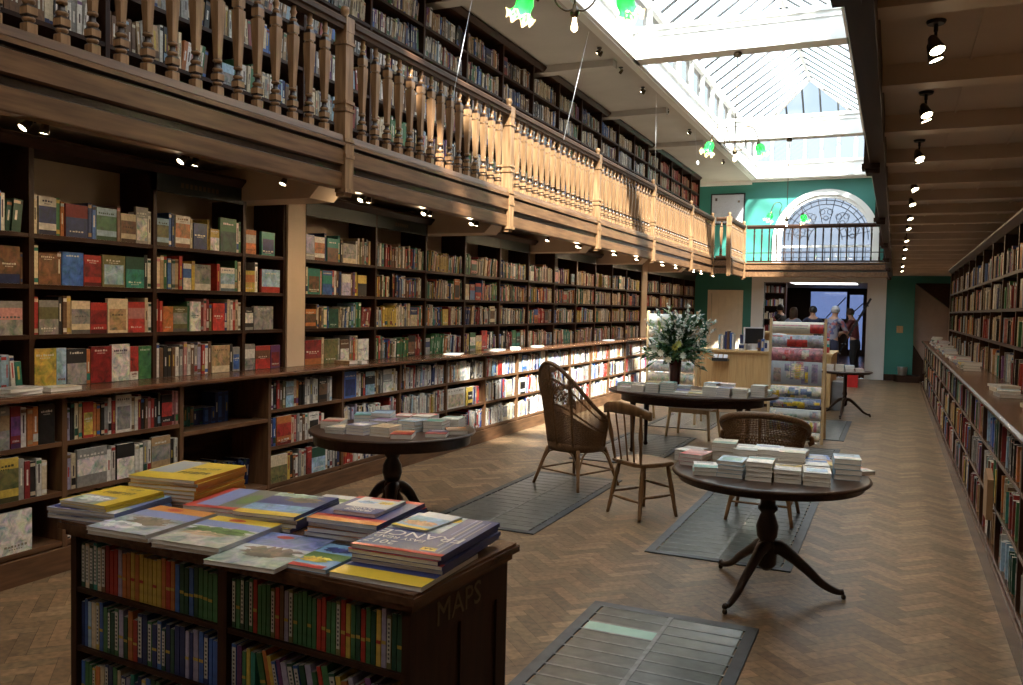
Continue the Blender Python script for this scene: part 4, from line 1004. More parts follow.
# folded maps: each its own thing; colours follow the photograph's runs
mapmat = BOOK
MLAB = {}
def folded_map(x, z, w, h, c, lean, strip, row, idx):
    b = MB(); cc = COLS[c]; r = random.Random(idx*13+int(z*100))
    cc = mul(cc, r.uniform(.8, 1.2))
    b.box(-w/2, w/2, 0, .11, 0, h, cc)
    b.box(-w/2+.002, w/2-.002, .001, .109, h, h+.0008, (.5, .48, .42))
    if strip: b.box(-w*.38, w*.38, -.0008, 0, h*.12, h*.94, (.6, .6, .56))
    if strip:
        for q in range(9): b.box(-w*.18, w*.18, -.0014, -.0008, h*(.18+.08*q), h*(.22+.08*q), (.1, .1, .1))
    elif r.random() < .5: b.box(-w*.5, w*.5, -.0008, 0, h*.4, h*.46, mul(COLS['yellow'], .9) if c != 'yellow' else COLS['red'])
    M = Matrix.Rotation(lean, 4, 'Y')
    b.v = [tuple(M @ Vector(p)) for p in b.v]
    o_ = b.build('folded_map', mapmat, None, loc=(x, CYa+.015, z+.0006+abs(math.sin(lean))*w/2))
    return o_
rr = random.Random(9)
seqs = {
 (0, 0): [('dark green', 1), ('cream', 1), ('dark green', 1), ('teal', 1), ('cream', 1), ('brown', 1), ('dark red', 0), ('red', 0), ('red', 0), ('lilac', 0), ('orange', 0), ('orange', 0), ('yellow', 0), ('orange', 0), ('yellow', 0), ('yellow', 0), ('yellow', 0), ('yellow', 0), ('yellow', 0), ('orange', 0), ('red', 0), ('orange', 0), ('blue', 0), ('dark green', 0), ('dark green', 0), ('blue', 0), ('dark green', 0), ('green', 0), ('green', 0), ('green', 0), ('green', 0), ('dark green', 0), ('green', 0), ('brown', 0), ('green', 0)],
 (0, 1): [('dark green', 1), ('green', 0), ('dark green', 1), ('dark green', 0), ('green', 1), ('red', 0), ('green', 0), ('green', 0), ('green', 0), ('olive', 1), ('red', 0), ('brown', 0), ('lilac', 0), ('olive', 1), ('green', 0), ('green', 0), ('green', 0), ('green', 0), ('green', 0), ('red', 0), ('red', 0), ('green', 0), ('green', 0), ('olive', 1), ('red', 0), ('yellow', 0), ('green', 0), ('dark green', 0), ('red', 0), ('green', 0), ('dark green', 0), ('yellow', 0), ('lilac', 0), ('olive', 1), ('dark green', 0), ('dark green', 0), ('red', 0), ('orange', 0), ('olive', 1), ('red', 0), ('green', 0)],
}
pm = ['green', 'dark green', 'red', 'blue', 'navy', 'yellow', 'orange', 'lilac', 'cream', 'pale blue', 'purple', 'teal', 'navy', 'blue']
rown = ['top', 'second', 'third', 'bottom']; side = ['left', 'right']
maps = []
for ri, z in enumerate(MROW):
    for si, (xa, xb) in enumerate(((CXa+.035, XM-.022), (XM+.024, CXb-.035))):
        seq = seqs.get((ri, si)); x = xa+.004; i = 0
        lean = 0
        while True:
            w = rr.uniform(.014, .024) if not seq else (xb-xa-.012)/len(seq)-.0008
            if seq:
                if i >= len(seq): break
                c, st = seq[i]
            else:
                c = rr.choice(pm); st = rr.random() < .25
                if ri in (1, 2) and i > 16 and si == 0: c = rr.choice(['blue', 'navy', 'navy', 'dark green', 'lilac']) if ri == 1 else rr.choice(['dark green', 'dark red', 'green', 'pale blue'])
            lean = 0
            if not seq and si == 1 and ri >= 1 and i > 4: lean = -.22 if ri == 1 else -.1
            if x+w+abs(math.sin(lean))*.18 > xb: break
            h = rr.uniform(.155, .172) if seq else rr.uniform(.14, .175)
            off = abs(math.sin(lean))*h if lean < 0 else 0
            ob = folded_map(x+w/2/math.cos(lean)+off, z, w, h, c, lean, st, ri, i)
            maps.append((ob, ri, si, i, c, st)); x += w/max(.5, math.cos(lean))+.0032; i += 1
seen = {}
for k, (ob, ri, si, i, c, st) in enumerate(maps):
    same = [m for m in maps if m[1] == ri and m[2] == si]
    pv = [m for m in same if m[3] == i-1]; nx = [m for m in same if m[3] == i+1]
    base = '%s folded map%s' % (c, ' with index label' if st else '')
    where = '%s shelf, %s half of map case' % (rown[ri], side[si])
    lab = '%s, %s along, %s' % (base, ordn[i] if i < 20 else 'twenty-'+ordn[i-20] if i < 29 else 'thirty-'+ordn[max(0, i-30)] if 30 < i < 40 else ('thirtieth' if i in (29, 30) else 'forty-'+ordn[i-40] if i > 40 else 'fortieth'), where)
    if lab in seen:
        lab = lab.replace('along', 'along the row')
    seen[lab] = 1
    tag(ob, lab, 'map', 'folded maps in the map case')

RC = Matrix.Translation((CXb, CYa, 0)) @ Matrix.Rotation(math.radians(-3.5), 4, 'Z') @ Matrix.Translation((-CXb, -CYa, 0))
for ob in [mc]+[m[0] for m in maps]:
    p = RC @ Vector(ob.location); ob.location = p
    ob.rotation_euler = (0, 0, math.radians(-3.5))
# magazines and atlases on the case
def atlas(x, y, z, w, l, t, rz, base, blocks, label, title=None, tsize=.03, tcol=None, curl=0, cat='atlas', group='road atlases and maps on the map case', flip=False):
    """w along the short side, l along the long side; cover drawn in unit coordinates (0..1, 0..1)"""
    b = MB(); o = (x, y, z); e = .0007
    b.box(-w/2, w/2, -l/2, l/2, t-e, t, base); b.box(-w/2, w/2, -l/2, l/2, 0, e, base); b.box(w/2-.0012, w/2, -l/2, l/2, 0, t, base)
    for i, bl in enumerate(blocks):
        x0, y0, x1, y1, c = bl[:5]
        if len(bl) == 6:    # soft blob
            # a ragged piece of landscape: flat foot, broken skyline
            cx, cy, rx_, ry_ = (x0-.5)*w, (y0-.5)*l, x1*w, y1*l
            rb = random.Random(int(x0*97+y0*31)+int(w*900))
            if x1 < .16:
                n = 14; b.add([(cx+rx_*math.cos(2*PI*k/n), cy+ry_*math.sin(2*PI*k/n), t+.0003+.0002*i) for k in range(n)], [tuple(range(n))], c)
            else:
                for lay in range(3):
                    n = 18; sh = (.9, 0, -.7)[lay]; cc2 = mul(c, (1.5, .8, 1.1)[lay]); hx = min(w/2-.002, rx_*(1.3, 1, 1.15)[lay])
                    xs = [max(-w/2+.001, min(w/2-.001, cx-hx+2*hx*k/(n-1))) for k in range(n)]
                    top = [cy+ry_*(sh*.5+rb.uniform(.1, .8)*math.sin(PI*(k+.5)/n)) for k in range(n)]; bot = [cy+ry_*(sh*.5-rb.uniform(.3, .8)*math.sin(PI*(k+.5)/n)) for k in range(n)]
                    zz = t+.0003+.0002*i+.00005*lay
                    b.add([(x_, y_, zz) for x_, y_ in zip(xs, bot)]+[(x_, y_, zz) for x_, y_ in zip(xs, top)], [(k, k+1, n+k+1, n+k) for k in range(n-1)], cc2, 1)
        else: b.add([((x0-.5)*w, (y0-.5)*l, t+.0003+.0002*i), ((x1-.5)*w, (y0-.5)*l, t+.0003+.0002*i), ((x1-.5)*w, (y1-.5)*l, t+.0003+.0002*i), ((x0-.5)*w, (y1-.5)*l, t+.0003+.0002*i)], [(0, 1, 2, 3)], c, 1 if (x1-x0 > .5 and y1-y0 > .25 and c not in (Yl, Nv, Or)) else 0)
    ob = b.build('road_atlas' if cat == 'atlas' else cat, [PRINT, ART], None, loc=o, rotz=math.radians(rz)); tag(ob, label, cat, group)
    p = MB(); p.box(-w/2+.0015, w/2-.0025, -l/2+.002, l/2-.002, e, t-e); p.build('page_block', PAGES, ob)
    if title:
        for (s_, tx, ty, sz, mt) in title:
            text('title', s_, sz, mt, ob, Matrix.Translation(((tx-.5)*w, (ty-.5)*l, t+.002)) @ Matrix.Rotation(PI if flip else 0, 4, 'Z'), .0002)
    return ob
Yl = (.72, .5, .04); Wh = (.62, .64, .66); Lv = (.2, .26, .52); Nv = (.03, .045, .2); Rd = (.5, .04, .03); Gn = (.1, .2, .05); Sk = (.2, .38, .6); Or = (.65, .25, .04); Bk = (.05, .05, .05); Rk = (.16, .12, .09); Gy = (.35, .37, .4)
TBK = mat_plain('title_ink_dark', (.03, .03, .03)); TWH = mat_plain('title_ink_white', (.75, .75, .75)); TYE = mat_plain('title_ink_yellow', (.7, .5, .04))
z0 = CZ+.0005
def glyphs(x0, x1, y0, y1, n, seed):     # big dark lettering that the photograph does not let one read
    r = random.Random(seed); out = []; s_ = (x1-x0)/n
    for k in range(n):
        a = x0+k*s_; q = a+s_*.68
        out += [(a, y0, a+s_*.2, y1, Bk), (a, y1-(y1-y0)*.2, q, y1, Bk)]
        if r.random() < .6: out.append((a, (y0+y1)/2-.006, q, (y0+y1)/2+.008, Bk))
        if r.random() < .5: out.append((q-s_*.2, y0, q, y1, Bk))
    return out
def pile(n, x, y, z, w, l, t, rz, base, blocks, lab, first=None, **kw):
    for k in range(n):
        q = n-1-k; rj = random.Random(k*5+int(x*100))
        l2 = lab+' on top of its pile' if q == 0 else '%s, %s from top of pile' % (lab, ORD[q])
        atlas(x+(rj.uniform(-.006, .006) if q else 0), y+(rj.uniform(-.008, .008) if q else 0), z+k*(t+.001), w, l, t, rz+(rj.uniform(-2, 2) if q else 0), base, blocks, l2, **(kw if q == 0 else {}))
land = lambda sky, ground, spot: [(0, 0, 1, .55, ground), (.3, .3, .3, .14, spot, 1), (.7, .2, .2, .1, Gy, 1), (0, .55, 1, .78, sky), (.0, .78, 1, 1, base_)]
# left pile: blue-edged atlases with small yellow guide on top
pile(3, -2.655, 2.235, z0, .3, .30, .012, 8, Lv, [(0, 0, 1, .3, Wh), (.3, .1, .3, .1, Nv, 1), (0, .8, 1, 1, Sk)], 'lilac road atlas under the small yellow guide')
pile(2, -2.645, 2.235, z0+.0395, .225, .275, .011, 2, Yl, [(.05, .0, .75, .42, Gy), (.4, .25, .25, .12, Wh, 1)]+glyphs(.2, .85, .55, .67, 6, 1)+glyphs(.45, .8, .76, .84, 5, 2), 'small yellow city guide')
# tall yellow pile at the back left
pile(7, -2.62, 2.585, z0, .31, .34, .0135, 8, Or, [(0, 0, 1, 1, Yl), (.03, .3, .42, .97, Gy)]+glyphs(.48, .95, .3, .42, 5, 3)+glyphs(.5, .95, .52, .6, 6, 4), 'thick yellow-covered atlas')
bp = [(.04, .0, .4, .55, Gy), (.3, .2, .15, .1, Wh, 1)]
base_ = Or
pile(2, -2.345, 2.15, z0, .265, .33, .013, 2, Wh, [(0, 0, 1, .6, (.36, .4, .46)), (.55, .42, .3, .16, Rk, 1), (.3, .2, .3, .12, Wh, 1), (0, .58, 1, .8, Lv), (0, .8, 1, 1, Or), (.4, .9, .13, .05, Rd, 1)], 'atlas with orange band over a rocky coast')
pile(2, -2.035, 2.14, z0, .27, .325, .014, 4, Wh, [(0, 0, 1, .5, (.42, .44, .4)), (.5, .5, .4, .14, Gn, 1), (.4, .36, .3, .08, (.4, .3, .18), 1), (0, .62, 1, .82, Lv), (0, .82, 1, 1, Yl), (.4, .9, .13, .05, Rd, 1)], 'atlas with yellow band over green hills')
pile(1, -1.775, 2.10, z0, .255, .34, .013, 5, Wh, [(0, 0, 1, .4, (.36, .42, .38)), (.55, .42, .35, .15, Rk, 1), (.5, .3, .2, .06, Bk, 1), (0, .58, 1, 1, Lv), (.35, .88, .13, .05, Rd, 1)], 'atlas with lilac cover and a dark harbour photo')
pile(3, -2.27, 2.50, z0, .28, .32, .012, 9, Wh, [(0, 0, .12, 1, Rd), (.12, 0, .45, 1, Lv), (.45, 0, .9, 1, (.14, .16, .13)), (.9, 0, 1, 1, Yl), (.65, .5, .12, .25, Gn, 1), (0, .0, 1, .1, Rd)], 'atlas with red and blue bands and a dark hillside')
pile(4, -2.015, 2.465, z0, .25, .32, .013, 8, Nv, [(0, 0, 1, .16, Yl), (0, .16, 1, .45, Sk), (.6, .72, .25, .12, Rk, 1), (.3, .9, .4, .1, (.4, .5, .42), 1)], 'navy atlas with a yellow lower band')
pile(5, -1.655, 2.455, z0, .27, .35, .015, 4, Nv, [(0, 0, 1, .12, Or), (0, .12, 1, .2, Rd), (.0, .9, 1, 1, Rd)], 'blue spiral atlas with red and orange edge bands')
atlas(-1.655, 2.47, z0+.0812, .165, .22, .011, 4, Wh, [(0, 0, 1, .35, Nv), (.2, .9, .9, 1, Rd), (.75, .7, .16, .1, Yl, 1), (.3, .65, .2, .1, Sk, 1)], 'small white and blue map guide lying on the blue spiral atlas pile', title=[('CLASSIC', .5, .27, .026, TWH), ('FRANCE', .5, .14, .028, TWH)], flip=True)
atlas(-1.985, 2.74, z0, .22, .2, .012, 8, Wh, [(0, 0, 1, .5, (.4, .5, .42)), (.4, .6, .3, .15, Gn, 1)], 'pale green and white map at the back edge of the map case')
atlas(-1.58, 2.13, z0, .15, .24, .012, 2, Sk, [(0, 0, .9, .12, Rd), (0, .35, 1, .6, Gn), (.4, .3, .3, .12, Yl, 1), (.5, .75, .3, .12, Nv, 1)], 'thin blue and green guide with red edge at the front of the map case')
pile(1, -1.33, 2.185, z0, .31, .36, .014, 1, Wh, [(0, 0, 1, .22, Yl), (0, .22, 1, 1, Nv)], 'spiral atlas with yellow band, lowest at the right front corner')
pile(4, -1.335, 2.33, z0+.0155, .31, .43, .013, 2, Nv, [(0, 0, 1, .05, Rd), (.0, .5, .62, 1, (.5, .6, .62)), (.18, .72, .3, .12, Rk, 1), (.5, .88, .12, .07, Yl, 1), (.7, .08, .87, .15, Yl), (.74, .5, .76, .97, Lv), (.8, .2, .82, .97, Gy), (.86, .1, .885, .9, Lv), (.92, .05, .935, .95, Gy)], 'big navy FRANCE 2017 atlas',
     title=[('2017', .22, .14, .055, TWH), ('EASY READ', .34, .26, .036, TWH), ('FRANCE', .5, .385, .08, TWH), ('AA', .78, .115, .025, TBK)], flip=True)
atlas(-1.40, 2.43, z0+.0155+4*.014+.001, .14, .21, .006, -6, Wh, [(0, 0, 1, .7, Sk), (.5, .3, .4, .15, (.4, .22, .1), 1), (0, 0, 1, .1, Yl)], 'small leaflet with a harbour photo lying on the FRANCE 2017 atlas', cat='leaflet')

# ------------------------------------------------------------------ chairs
def V2(x, y, z): return Vector((x, y, z))
def spindle_chair(loc, rz):
    t = empty('spindle_chair', loc, rz, 'small brown wooden chair with spindle back beside the front round table', 'chair')
    # local: faces +y, back at -y
    b = MB(); poly = [(-.19, -.17), (-.1, -.2), (.1, -.2), (.19, -.17), (.215, 0), (.21, .15), (.15, .2), (0, .21), (-.15, .2), (-.21, .15), (-.215, 0)]
    b.prism(poly, 'z', .435, .455); b.prism([(x*.93, y*.93) for x, y in poly], 'z', .425, .435); b.prism([(x*.96, y*.96) for x, y in poly], 'z', .455, .46)
    b.build('seat', CHAIRW, t)
    feet = {}
    for sx in (-1, 1):
        for sy, top in ((-1, -.13), (1, .14)):
            fx, fy = sx*.2, sy*.2; b = MB(); tp = V2(sx*.145, top, .43); bt = V2(fx, fy, 0)
            pts = [bt.lerp(tp, u) for u in (0, .06, .2, .22, .5, .75, .78, 1)]; b.tube(pts, [.013, .014, .018, .015, .021, .017, .02, .015], 10); b.build('leg', CHAIRW, t); feet[(sx, sy)] = (bt, tp)
    def at(s, u): return feet[s][0].lerp(feet[s][1], u)
    for s1, s2, u in (((-1, -1), (-1, 1), .42), ((1, -1), (1, 1), .42), ((-1, 1), (1, 1), .56), ((-1, -1), (1, -1), .34)):
        b = MB(); p, q = at(s1, u), at(s2, u); b.tube([p.lerp(q, k/6) for k in range(7)], [.008, .01, .013, .014, .013, .01, .008], 8); b.build('stretcher', CHAIRW, t)
    for k in range(5):
        x = -.16+.08*k; out = abs(x) > .12; sh = .035; b = MB()
        p, q = V2(x, -.165, .455), V2(x*1.3+sh, -.25, .87)
        b.tube([p.lerp(q, j/10) for j in range(11)], [.01, .012, .014, .011, .015, .019, .019, .015, .011, .013, .01] if out else [.007]*11, 8); b.build('back_spindle', CHAIRW, t)
    b = MB(); pts = bez([(-.25, -.215, .87), (-.15, -.25, .895), (.035, -.265, .905), (.2, -.25, .895), (.32, -.215, .865)], 6)
    vs = []; 
    for p in pts:
        hh = .05-.014*abs(p.x)/.3
        for (dy, dz) in ((-.012, -hh), (.012, -hh), (.014, hh*.8), (0, hh), (-.014, hh*.8)): vs.append((p.x, p.y+dy, p.z+dz))
    n = len(pts); b.add(vs, [(i*5+k, i*5+(k+1) % 5, (i+1)*5+(k+1) % 5, (i+1)*5+k) for i in range(n-1) for k in range(5)]+[(4, 3, 2, 1, 0), tuple((n-1)*5+k for k in range(5))], smooth=True)
    b.build('top_rail', CHAIRW, t)
    return t
spindle_chair((-1.86, 6.78, 0), math.radians(-33))

def tub_outline(a, r): return r*math.cos(a), r*math.sin(a)
def wicker_chair(name, loc, rz, label, high):
    t = empty(name, loc, rz, label, 'chair')
    # faces +y; back wall sweeps round -y side. seat radius .27
    W = .27; zs = .44
    A0, A1 = math.radians(-200 if high else -197), math.radians(20 if high else 17)
    def top(u):     # u 0..1 round the rim, .5 = middle of the back
        k = math.sin(PI*u)
        return (.68+(1.19-.68)*k**2.2) if high else (.70+.19*k**.8)
    def pos(u, v):  # v 0 seat .. 1 rim
        a = A0+(A1-A0)*u; zt = top(u); z = zs-.04+(zt-zs+.04)*v
        fl = 1+(.18 if high else .24)*v*(1 if high else v); bk = .12*v*math.sin(PI*u)**2 if high else .05*v
        x = W*fl*math.cos(a)*1.02; y = W*1.0*math.sin(a)*(1+.1*v)-bk
        return Vector((x, y, z))
    # strands: vertical canes
    b = MB(); n = 104 if high else 100
    for i in range(n+1):
        u = i/n; m = 7
        b.tube([pos(u, j/m) for j in range(m+1)], .0042 if high else .005, 4)
    # horizontal weave: dense below, bands above
    if high: levels = [k/60 for k in range(27)]+[.5, .51, .52]+[.60+.022*k for k in range(7)]+[.8, .81, .82]
    else: levels = [k/38 for k in range(0, 15)]+[.42+.045*k for k in range(6)]+[.7+.03*k for k in range(10)]
    for li, v in enumerate(levels):
        pts = []
        u0, u1 = 0, 1
        if high and .6 <= v < .78: u0, u1 = .3, .7
        k = 60
        for i in range(k+1):
            u = u0+(u1-u0)*i/k; p = pos(u, v); nrm_ = Vector((p.x, p.y+.05, 0)).normalized(); p += nrm_*(.004*(1 if (i+li) % 2 else -1)); pts.append(p)
        b.tube(pts, .005, 4)
    # lattice ornament in the back
    c0, c1 = (.36, .64) if high else (.32, .68); v0, v1 = (.56, .80) if high else (.32, .66)
    for k in range(9):
        for s_ in (-1, 1):
            ua = c0+(c1-c0)*k/8; ub = ua+s_*.09
            if c0-.02 <= ub <= c1+.02: b.tube([pos(ua+(ub-ua)*j/6, v0+(v1-v0)*j/6) for j in range(7)], .005, 5)
    b.build('woven_back', CANE, t)
    # lower solid apron and seat
    b = MB(); N = 48
    prof = [(1.0, zs), (1.04, zs-.02), (1.02, zs-.07), (.96, zs-.09)]
    b.lathe([(.0, zs-.0), (W*.9, zs+.005), (W*1.0, zs), (W*1.03, zs-.03), (W*.98, zs-.09), (0, zs-.09)], n=N, smooth=True, M=Matrix.Diagonal((1.02, 1.02, 1, 1)))
    b.build('seat', CANE, t)
    # rim roll
    b = MB(); rim = [pos(i/40, 1) for i in range(41)]
    b.tube(rim, .02 if high else .026, 8)
    if not high:
        for u, s_ in ((0, -1), (1, 1)):
            p = pos(u, 1); b.tube([p+Vector((0, 0, 0)), p+Vector((s_*.03, .02, -.02)), p+Vector((s_*.035, .03, -.06)), p+Vector((s_*.01, .02, -.07))], .022, 8)
    else:
        b.tube([pos(0, v/6) for v in range(7)], .016, 8); b.tube([pos(1, v/6) for v in range(7)], .016, 8)
    b.build('rim', CANE, t)
    for u in ((.34, .5, .66) if high else (.14, .5, .86)):
        b = MB(); b.tube([pos(u, j/8) for j in range(9)], .013, 8); b.build('back_post', CANE, t)
    legs = []
    for (ax, ay) in ((-1, -1), (1, -1), (1, 1), (-1, 1)):
        tp = Vector((ax*.19, ay*.19, zs-.07)); bt = Vector((ax*(.29 if high else .26), ay*(.29 if high else .26), 0)); legs.append((bt, tp))
        b = MB(); b.tube([bt.lerp(tp, j/6) for j in range(7)], [.014, .015, .016, .017, .018, .019, .02], 10); b.build('leg', CHAIRW, t)
    for i in range(4):
        p, q = legs[i], legs[(i+1) % 4]; b = MB(); a = p[0].lerp(p[1], .42); c = q[0].lerp(q[1], .42)
        b.tube([a, c], .009, 8); b.build('stretcher', CHAIRW, t)
        b = MB(); m = (p[1]+q[1])/2; lo = p[0].lerp(p[1], .5); hi = p[0].lerp(p[1], .93)
        for P, Q in ((p, q), (q, p)):
            s0 = P[0].lerp(P[1], .45); mid = (P[1]+Q[1])/2+Vector((0, 0, -.0)); c1 = s0.lerp(mid, .5)+Vector((0, 0, .07))
            b.tube(bez([s0, s0.lerp(c1, .6)+Vector((0, 0, .03)), c1, mid], 5), .009, 6)
        b.build('arch_brace', CHAIRW, t)
    return t
wicker_chair('wicker_armchair', (-2.75, 7.62, 0), math.radians(-22), 'high-backed brown wicker armchair standing on the floor grating', True)
wicker_chair('wicker_armchair', (-.94, 7.18, 0), math.radians(0), 'low-backed brown wicker tub chair behind the front round table', False)

# pale bench/stool under the oval table's far side
t = empty('wooden_stool', (-2.42, 11.3, 0), math.radians(-8), 'low pale wooden stool with slatted seat beyond the oval table', 'stool')
b = MB(); b.box(-.32, .32, -.24, .24, .40, .44); b.build('seat', mat_plain('bleached_wood', (.72, .64, .52), .6), t)
b = MB(); b.box(-.27, .27, -.2, -.18, .34, .40); b.box(-.27, .27, .18, .2, .34, .4); b.build('seat_rail', PALE, t)
for sx in (-1, 1):
    for sy in (-1, 1):
        b = MB(); b.tube([(sx*.3, sy*.22, 0), (sx*.26, sy*.18, .4)], [.016, .024], 8); b.build('leg', PALE, t)

# ------------------------------------------------------------------ racks of gift wrap
def rack(loc, rz, w, h, rungs, label, sheets, desc, lean=.0):
    t = empty('display_rack', loc, rz, label, 'rack')
    for sx in (-1, 1):
        b = MB(); b.box(sx*w/2-.016, sx*w/2+.016, -.016, .016, 0, h); b.build('post', PALE, t)
        b = MB(); b.prism([(.016, h-.12), (.03, h-.1), (.5, 0), (.47, 0)], 'x', sx*w/2-.014, sx*w/2+.014); b.build('rear_leg', PALE, t)
    R = Matrix.Rotation(rz, 4, 'Z')
    for k, z in enumerate(rungs):
        b = MB(); b.tube([(-w/2, 0, z), (w/2, 0, z)], .009, 8); b.build('rung', PALE, t)
    for k, (z, hh, base, blocks, dl) in enumerate(sheets):
        b = MB(); ww = w-.05; N = 10; pts = []
        # sheet drapes over the rung and hangs in front, bulging
        prof = [(.012, z-.06), (.014, z), (.0, z+.012), (-.014, z+.002)]
        for j in range(1, N+1):
            f = j/N; prof.append((-.016-.035*math.sin(PI*min(1, f*1.0))**.8, z-hh*f))
        vs = [(-ww/2, y, zz) for y, zz in prof]+[(ww/2, y, zz) for y, zz in prof]; n = len(prof)
        fs = [(i, i+1, n+i+1, n+i) for i in range(n-1)]; b.add(vs, fs, base, 1 if k % 3 else 0, smooth=True)
        e = .0015
        for bl in blocks:
            u0, v0, u1, v1, c = bl
            m = 8; q = []
            for j in range(m+1):
                f = (v0+(v1-v0)*j/m); y = -.016-.035*math.sin(PI*min(1, f))**.8-e; q.append((y, z-hh*f))
            vs = [(-ww/2+ww*u0, y, zz) for y, zz in q]+[(-ww/2+ww*u1, y, zz) for y, zz in q]
            b.add(vs, [(i, i+1, m+1+i+1, m+1+i) for i in range(m)], c, 1, smooth=True)
        o_ = b.build('wrapping_sheet', [PRINT, ART], None, (0, 0, 0)); o_.location = loc; o_.rotation_euler = (0, 0, rz)
        tag(o_, '%s, %s down on %s' % (dl, ordn[k], desc), 'wrapping paper', 'sheets of gift wrap hanging on the racks')
    return t
rg = random.Random(4)
def rnd_blocks(n, cols, u=(0, 1), v=(0, 1), w=(.05, .2), h=(.2, .7)):
    out = []
    for _ in range(n):
        a = rg.uniform(*w); c = rg.uniform(*h); x = rg.uniform(u[0], u[1]-a); y = rg.uniform(v[0], max(v[0]+.01, v[1]-c))
        out.append((x, y, x+a, min(v[1], y+c), rg.choice(cols)))
    return out
Cr = (.62, .55, .42); Pk = (.5, .18, .2); Bl = (.12, .16, .3)
shR = [
 (1.57, .14, Cr, [(.0, .2, .7, .3, Pk), (0, .45, .68, .52, (.4, .38, .35)), (.74, .1, 1, .95, Rd)], 'cream and red striped gift wrap'),
 (1.40, .15, Gy, [(.3, .3, .7, .95, Rd), (.35, .05, .4, .4, Rd), (.72, .2, .92, .9, (.35, .3, .3)), (.0, .0, .2, .1, Rd)], 'grey gift wrap with red buildings'),
 (1.23, .16, Pk, rnd_blocks(14, [Rd, Cr, Pk, (.45, .1, .1)]), 'pink and red gift wrap'),
 (1.07, .31, Gy, rnd_blocks(10, [Yl, Cr, (.25, .2, .3), Yl, Pk], (.25, .75), (0, 1), (.06, .16), (.3, .8))+[(.8, .1, .92, .9, (.25, .2, .28)), (.05, .3, .2, .9, (.35, .25, .22))], 'large grey gift wrap, yellow figures'),
 (.73, .14, Cr, rnd_blocks(12, [Yl, Gy, (.1, .12, .2), Bl, Rd]), 'cream gift wrap with dark cars'),
 (.58, .12, Bl, rnd_blocks(14, [Bl, Rd, Cr, Yl, Gy]), 'blue and red patterned gift wrap'),
 (.43, .13, (.5, .5, .46), rnd_blocks(10, [Cr, (.4, .5, .4), Pk, Gy]), 'pale grey printed gift wrap'),
 (.29, .14, Cr, [(i*.08, .05, i*.08+.055, .95, rg.choice([Rd, (.1, .3, .2), Cr, Yl, Pk, Bl])) for i in range(12)], 'gift wrap printed with book spines'),
 (.13, .10, Cr, rnd_blocks(16, [Cr, Sk, (.45, .33, .2), (.5, .45, .35)]), 'tan map-printed gift wrap'),
]
rack((-1.145, 11.55, 0), 0, .68, 1.63, [z for z, *_ in shR], 'pale wooden rack of coloured gift wrap in front of the counter', shR, 'rack before the counter')
shL = []
for k in range(8):
    z = 1.63-.175*k
    shL.append((z, .15, mul(Cr, 1.1) if k % 2 else (.6, .62, .6), rnd_blocks(9, [Cr, (.55, .6, .6), (.5, .45, .35) if k > 3 else (.6, .6, .55), (.3, .28, .22) if k > 4 else Cr], w=(.03, .1)), ['white', 'pale grey', 'ivory', 'off-white', 'cream', 'leaf-printed', 'pale olive', 'pale patterned'][k]+' gift wrap'))
rack((-3.02, 12.45, 0), 0, .74, 1.69, [z for z, *_ in shL], 'pale wooden rack of white gift wrap beside the travel shelves', shL, 'rack by the travel shelves')

# ------------------------------------------------------------------ counter and what stands on it
t = empty('counter', (-2.1, 15.8, 0), 0, 'pale beech service counter with vertical boarding', 'counter')
o = (-2.1, 15.8, 0)
b = MB(); b.box(-3.3, -.98, 15.62, 15.7, .06, .96); b.box(-1.06, -.98, 15.7, 17.2, .06, .96)
for k in range(16): b.box(-3.28+.145*k, -3.155+.145*k, 15.61, 15.62, .08, .95)
b.build('front_panel', COUNT, t, o)
b = MB(); b.box(-3.34, -.95, 15.56, 16.3, .96, 1.0); b.box(-1.7, -.95, 16.3, 17.2, .96, 1.0); b.build('counter_top', COUNT, t, o)
b = MB(); b.box(-3.3, -1.0, 15.66, 15.7, 0, .06); b.build('plinth', DARK, t, o)
t = empty('back_counter', (-2.2, 18, 0), 0, 'wooden shelf unit behind the service counter', 'shelf unit'); o = (-2.2, 18, 0)
b = MB(); b.box(-2.6, -1.5, 17.8, 18.2, 1.27, 1.31); b.box(-2.6, -1.5, 17.8, 18.2, 0, .9); b.box(-2.6, -2.55, 17.8, 18.2, .9, 1.27); b.box(-1.55, -1.5, 17.8, 18.2, .9, 1.27); b.box(-2.6, -1.5, 18.17, 18.2, .9, 1.27)
b.build('carcass', COUNT, t, o)
def at_z(u, z): return u
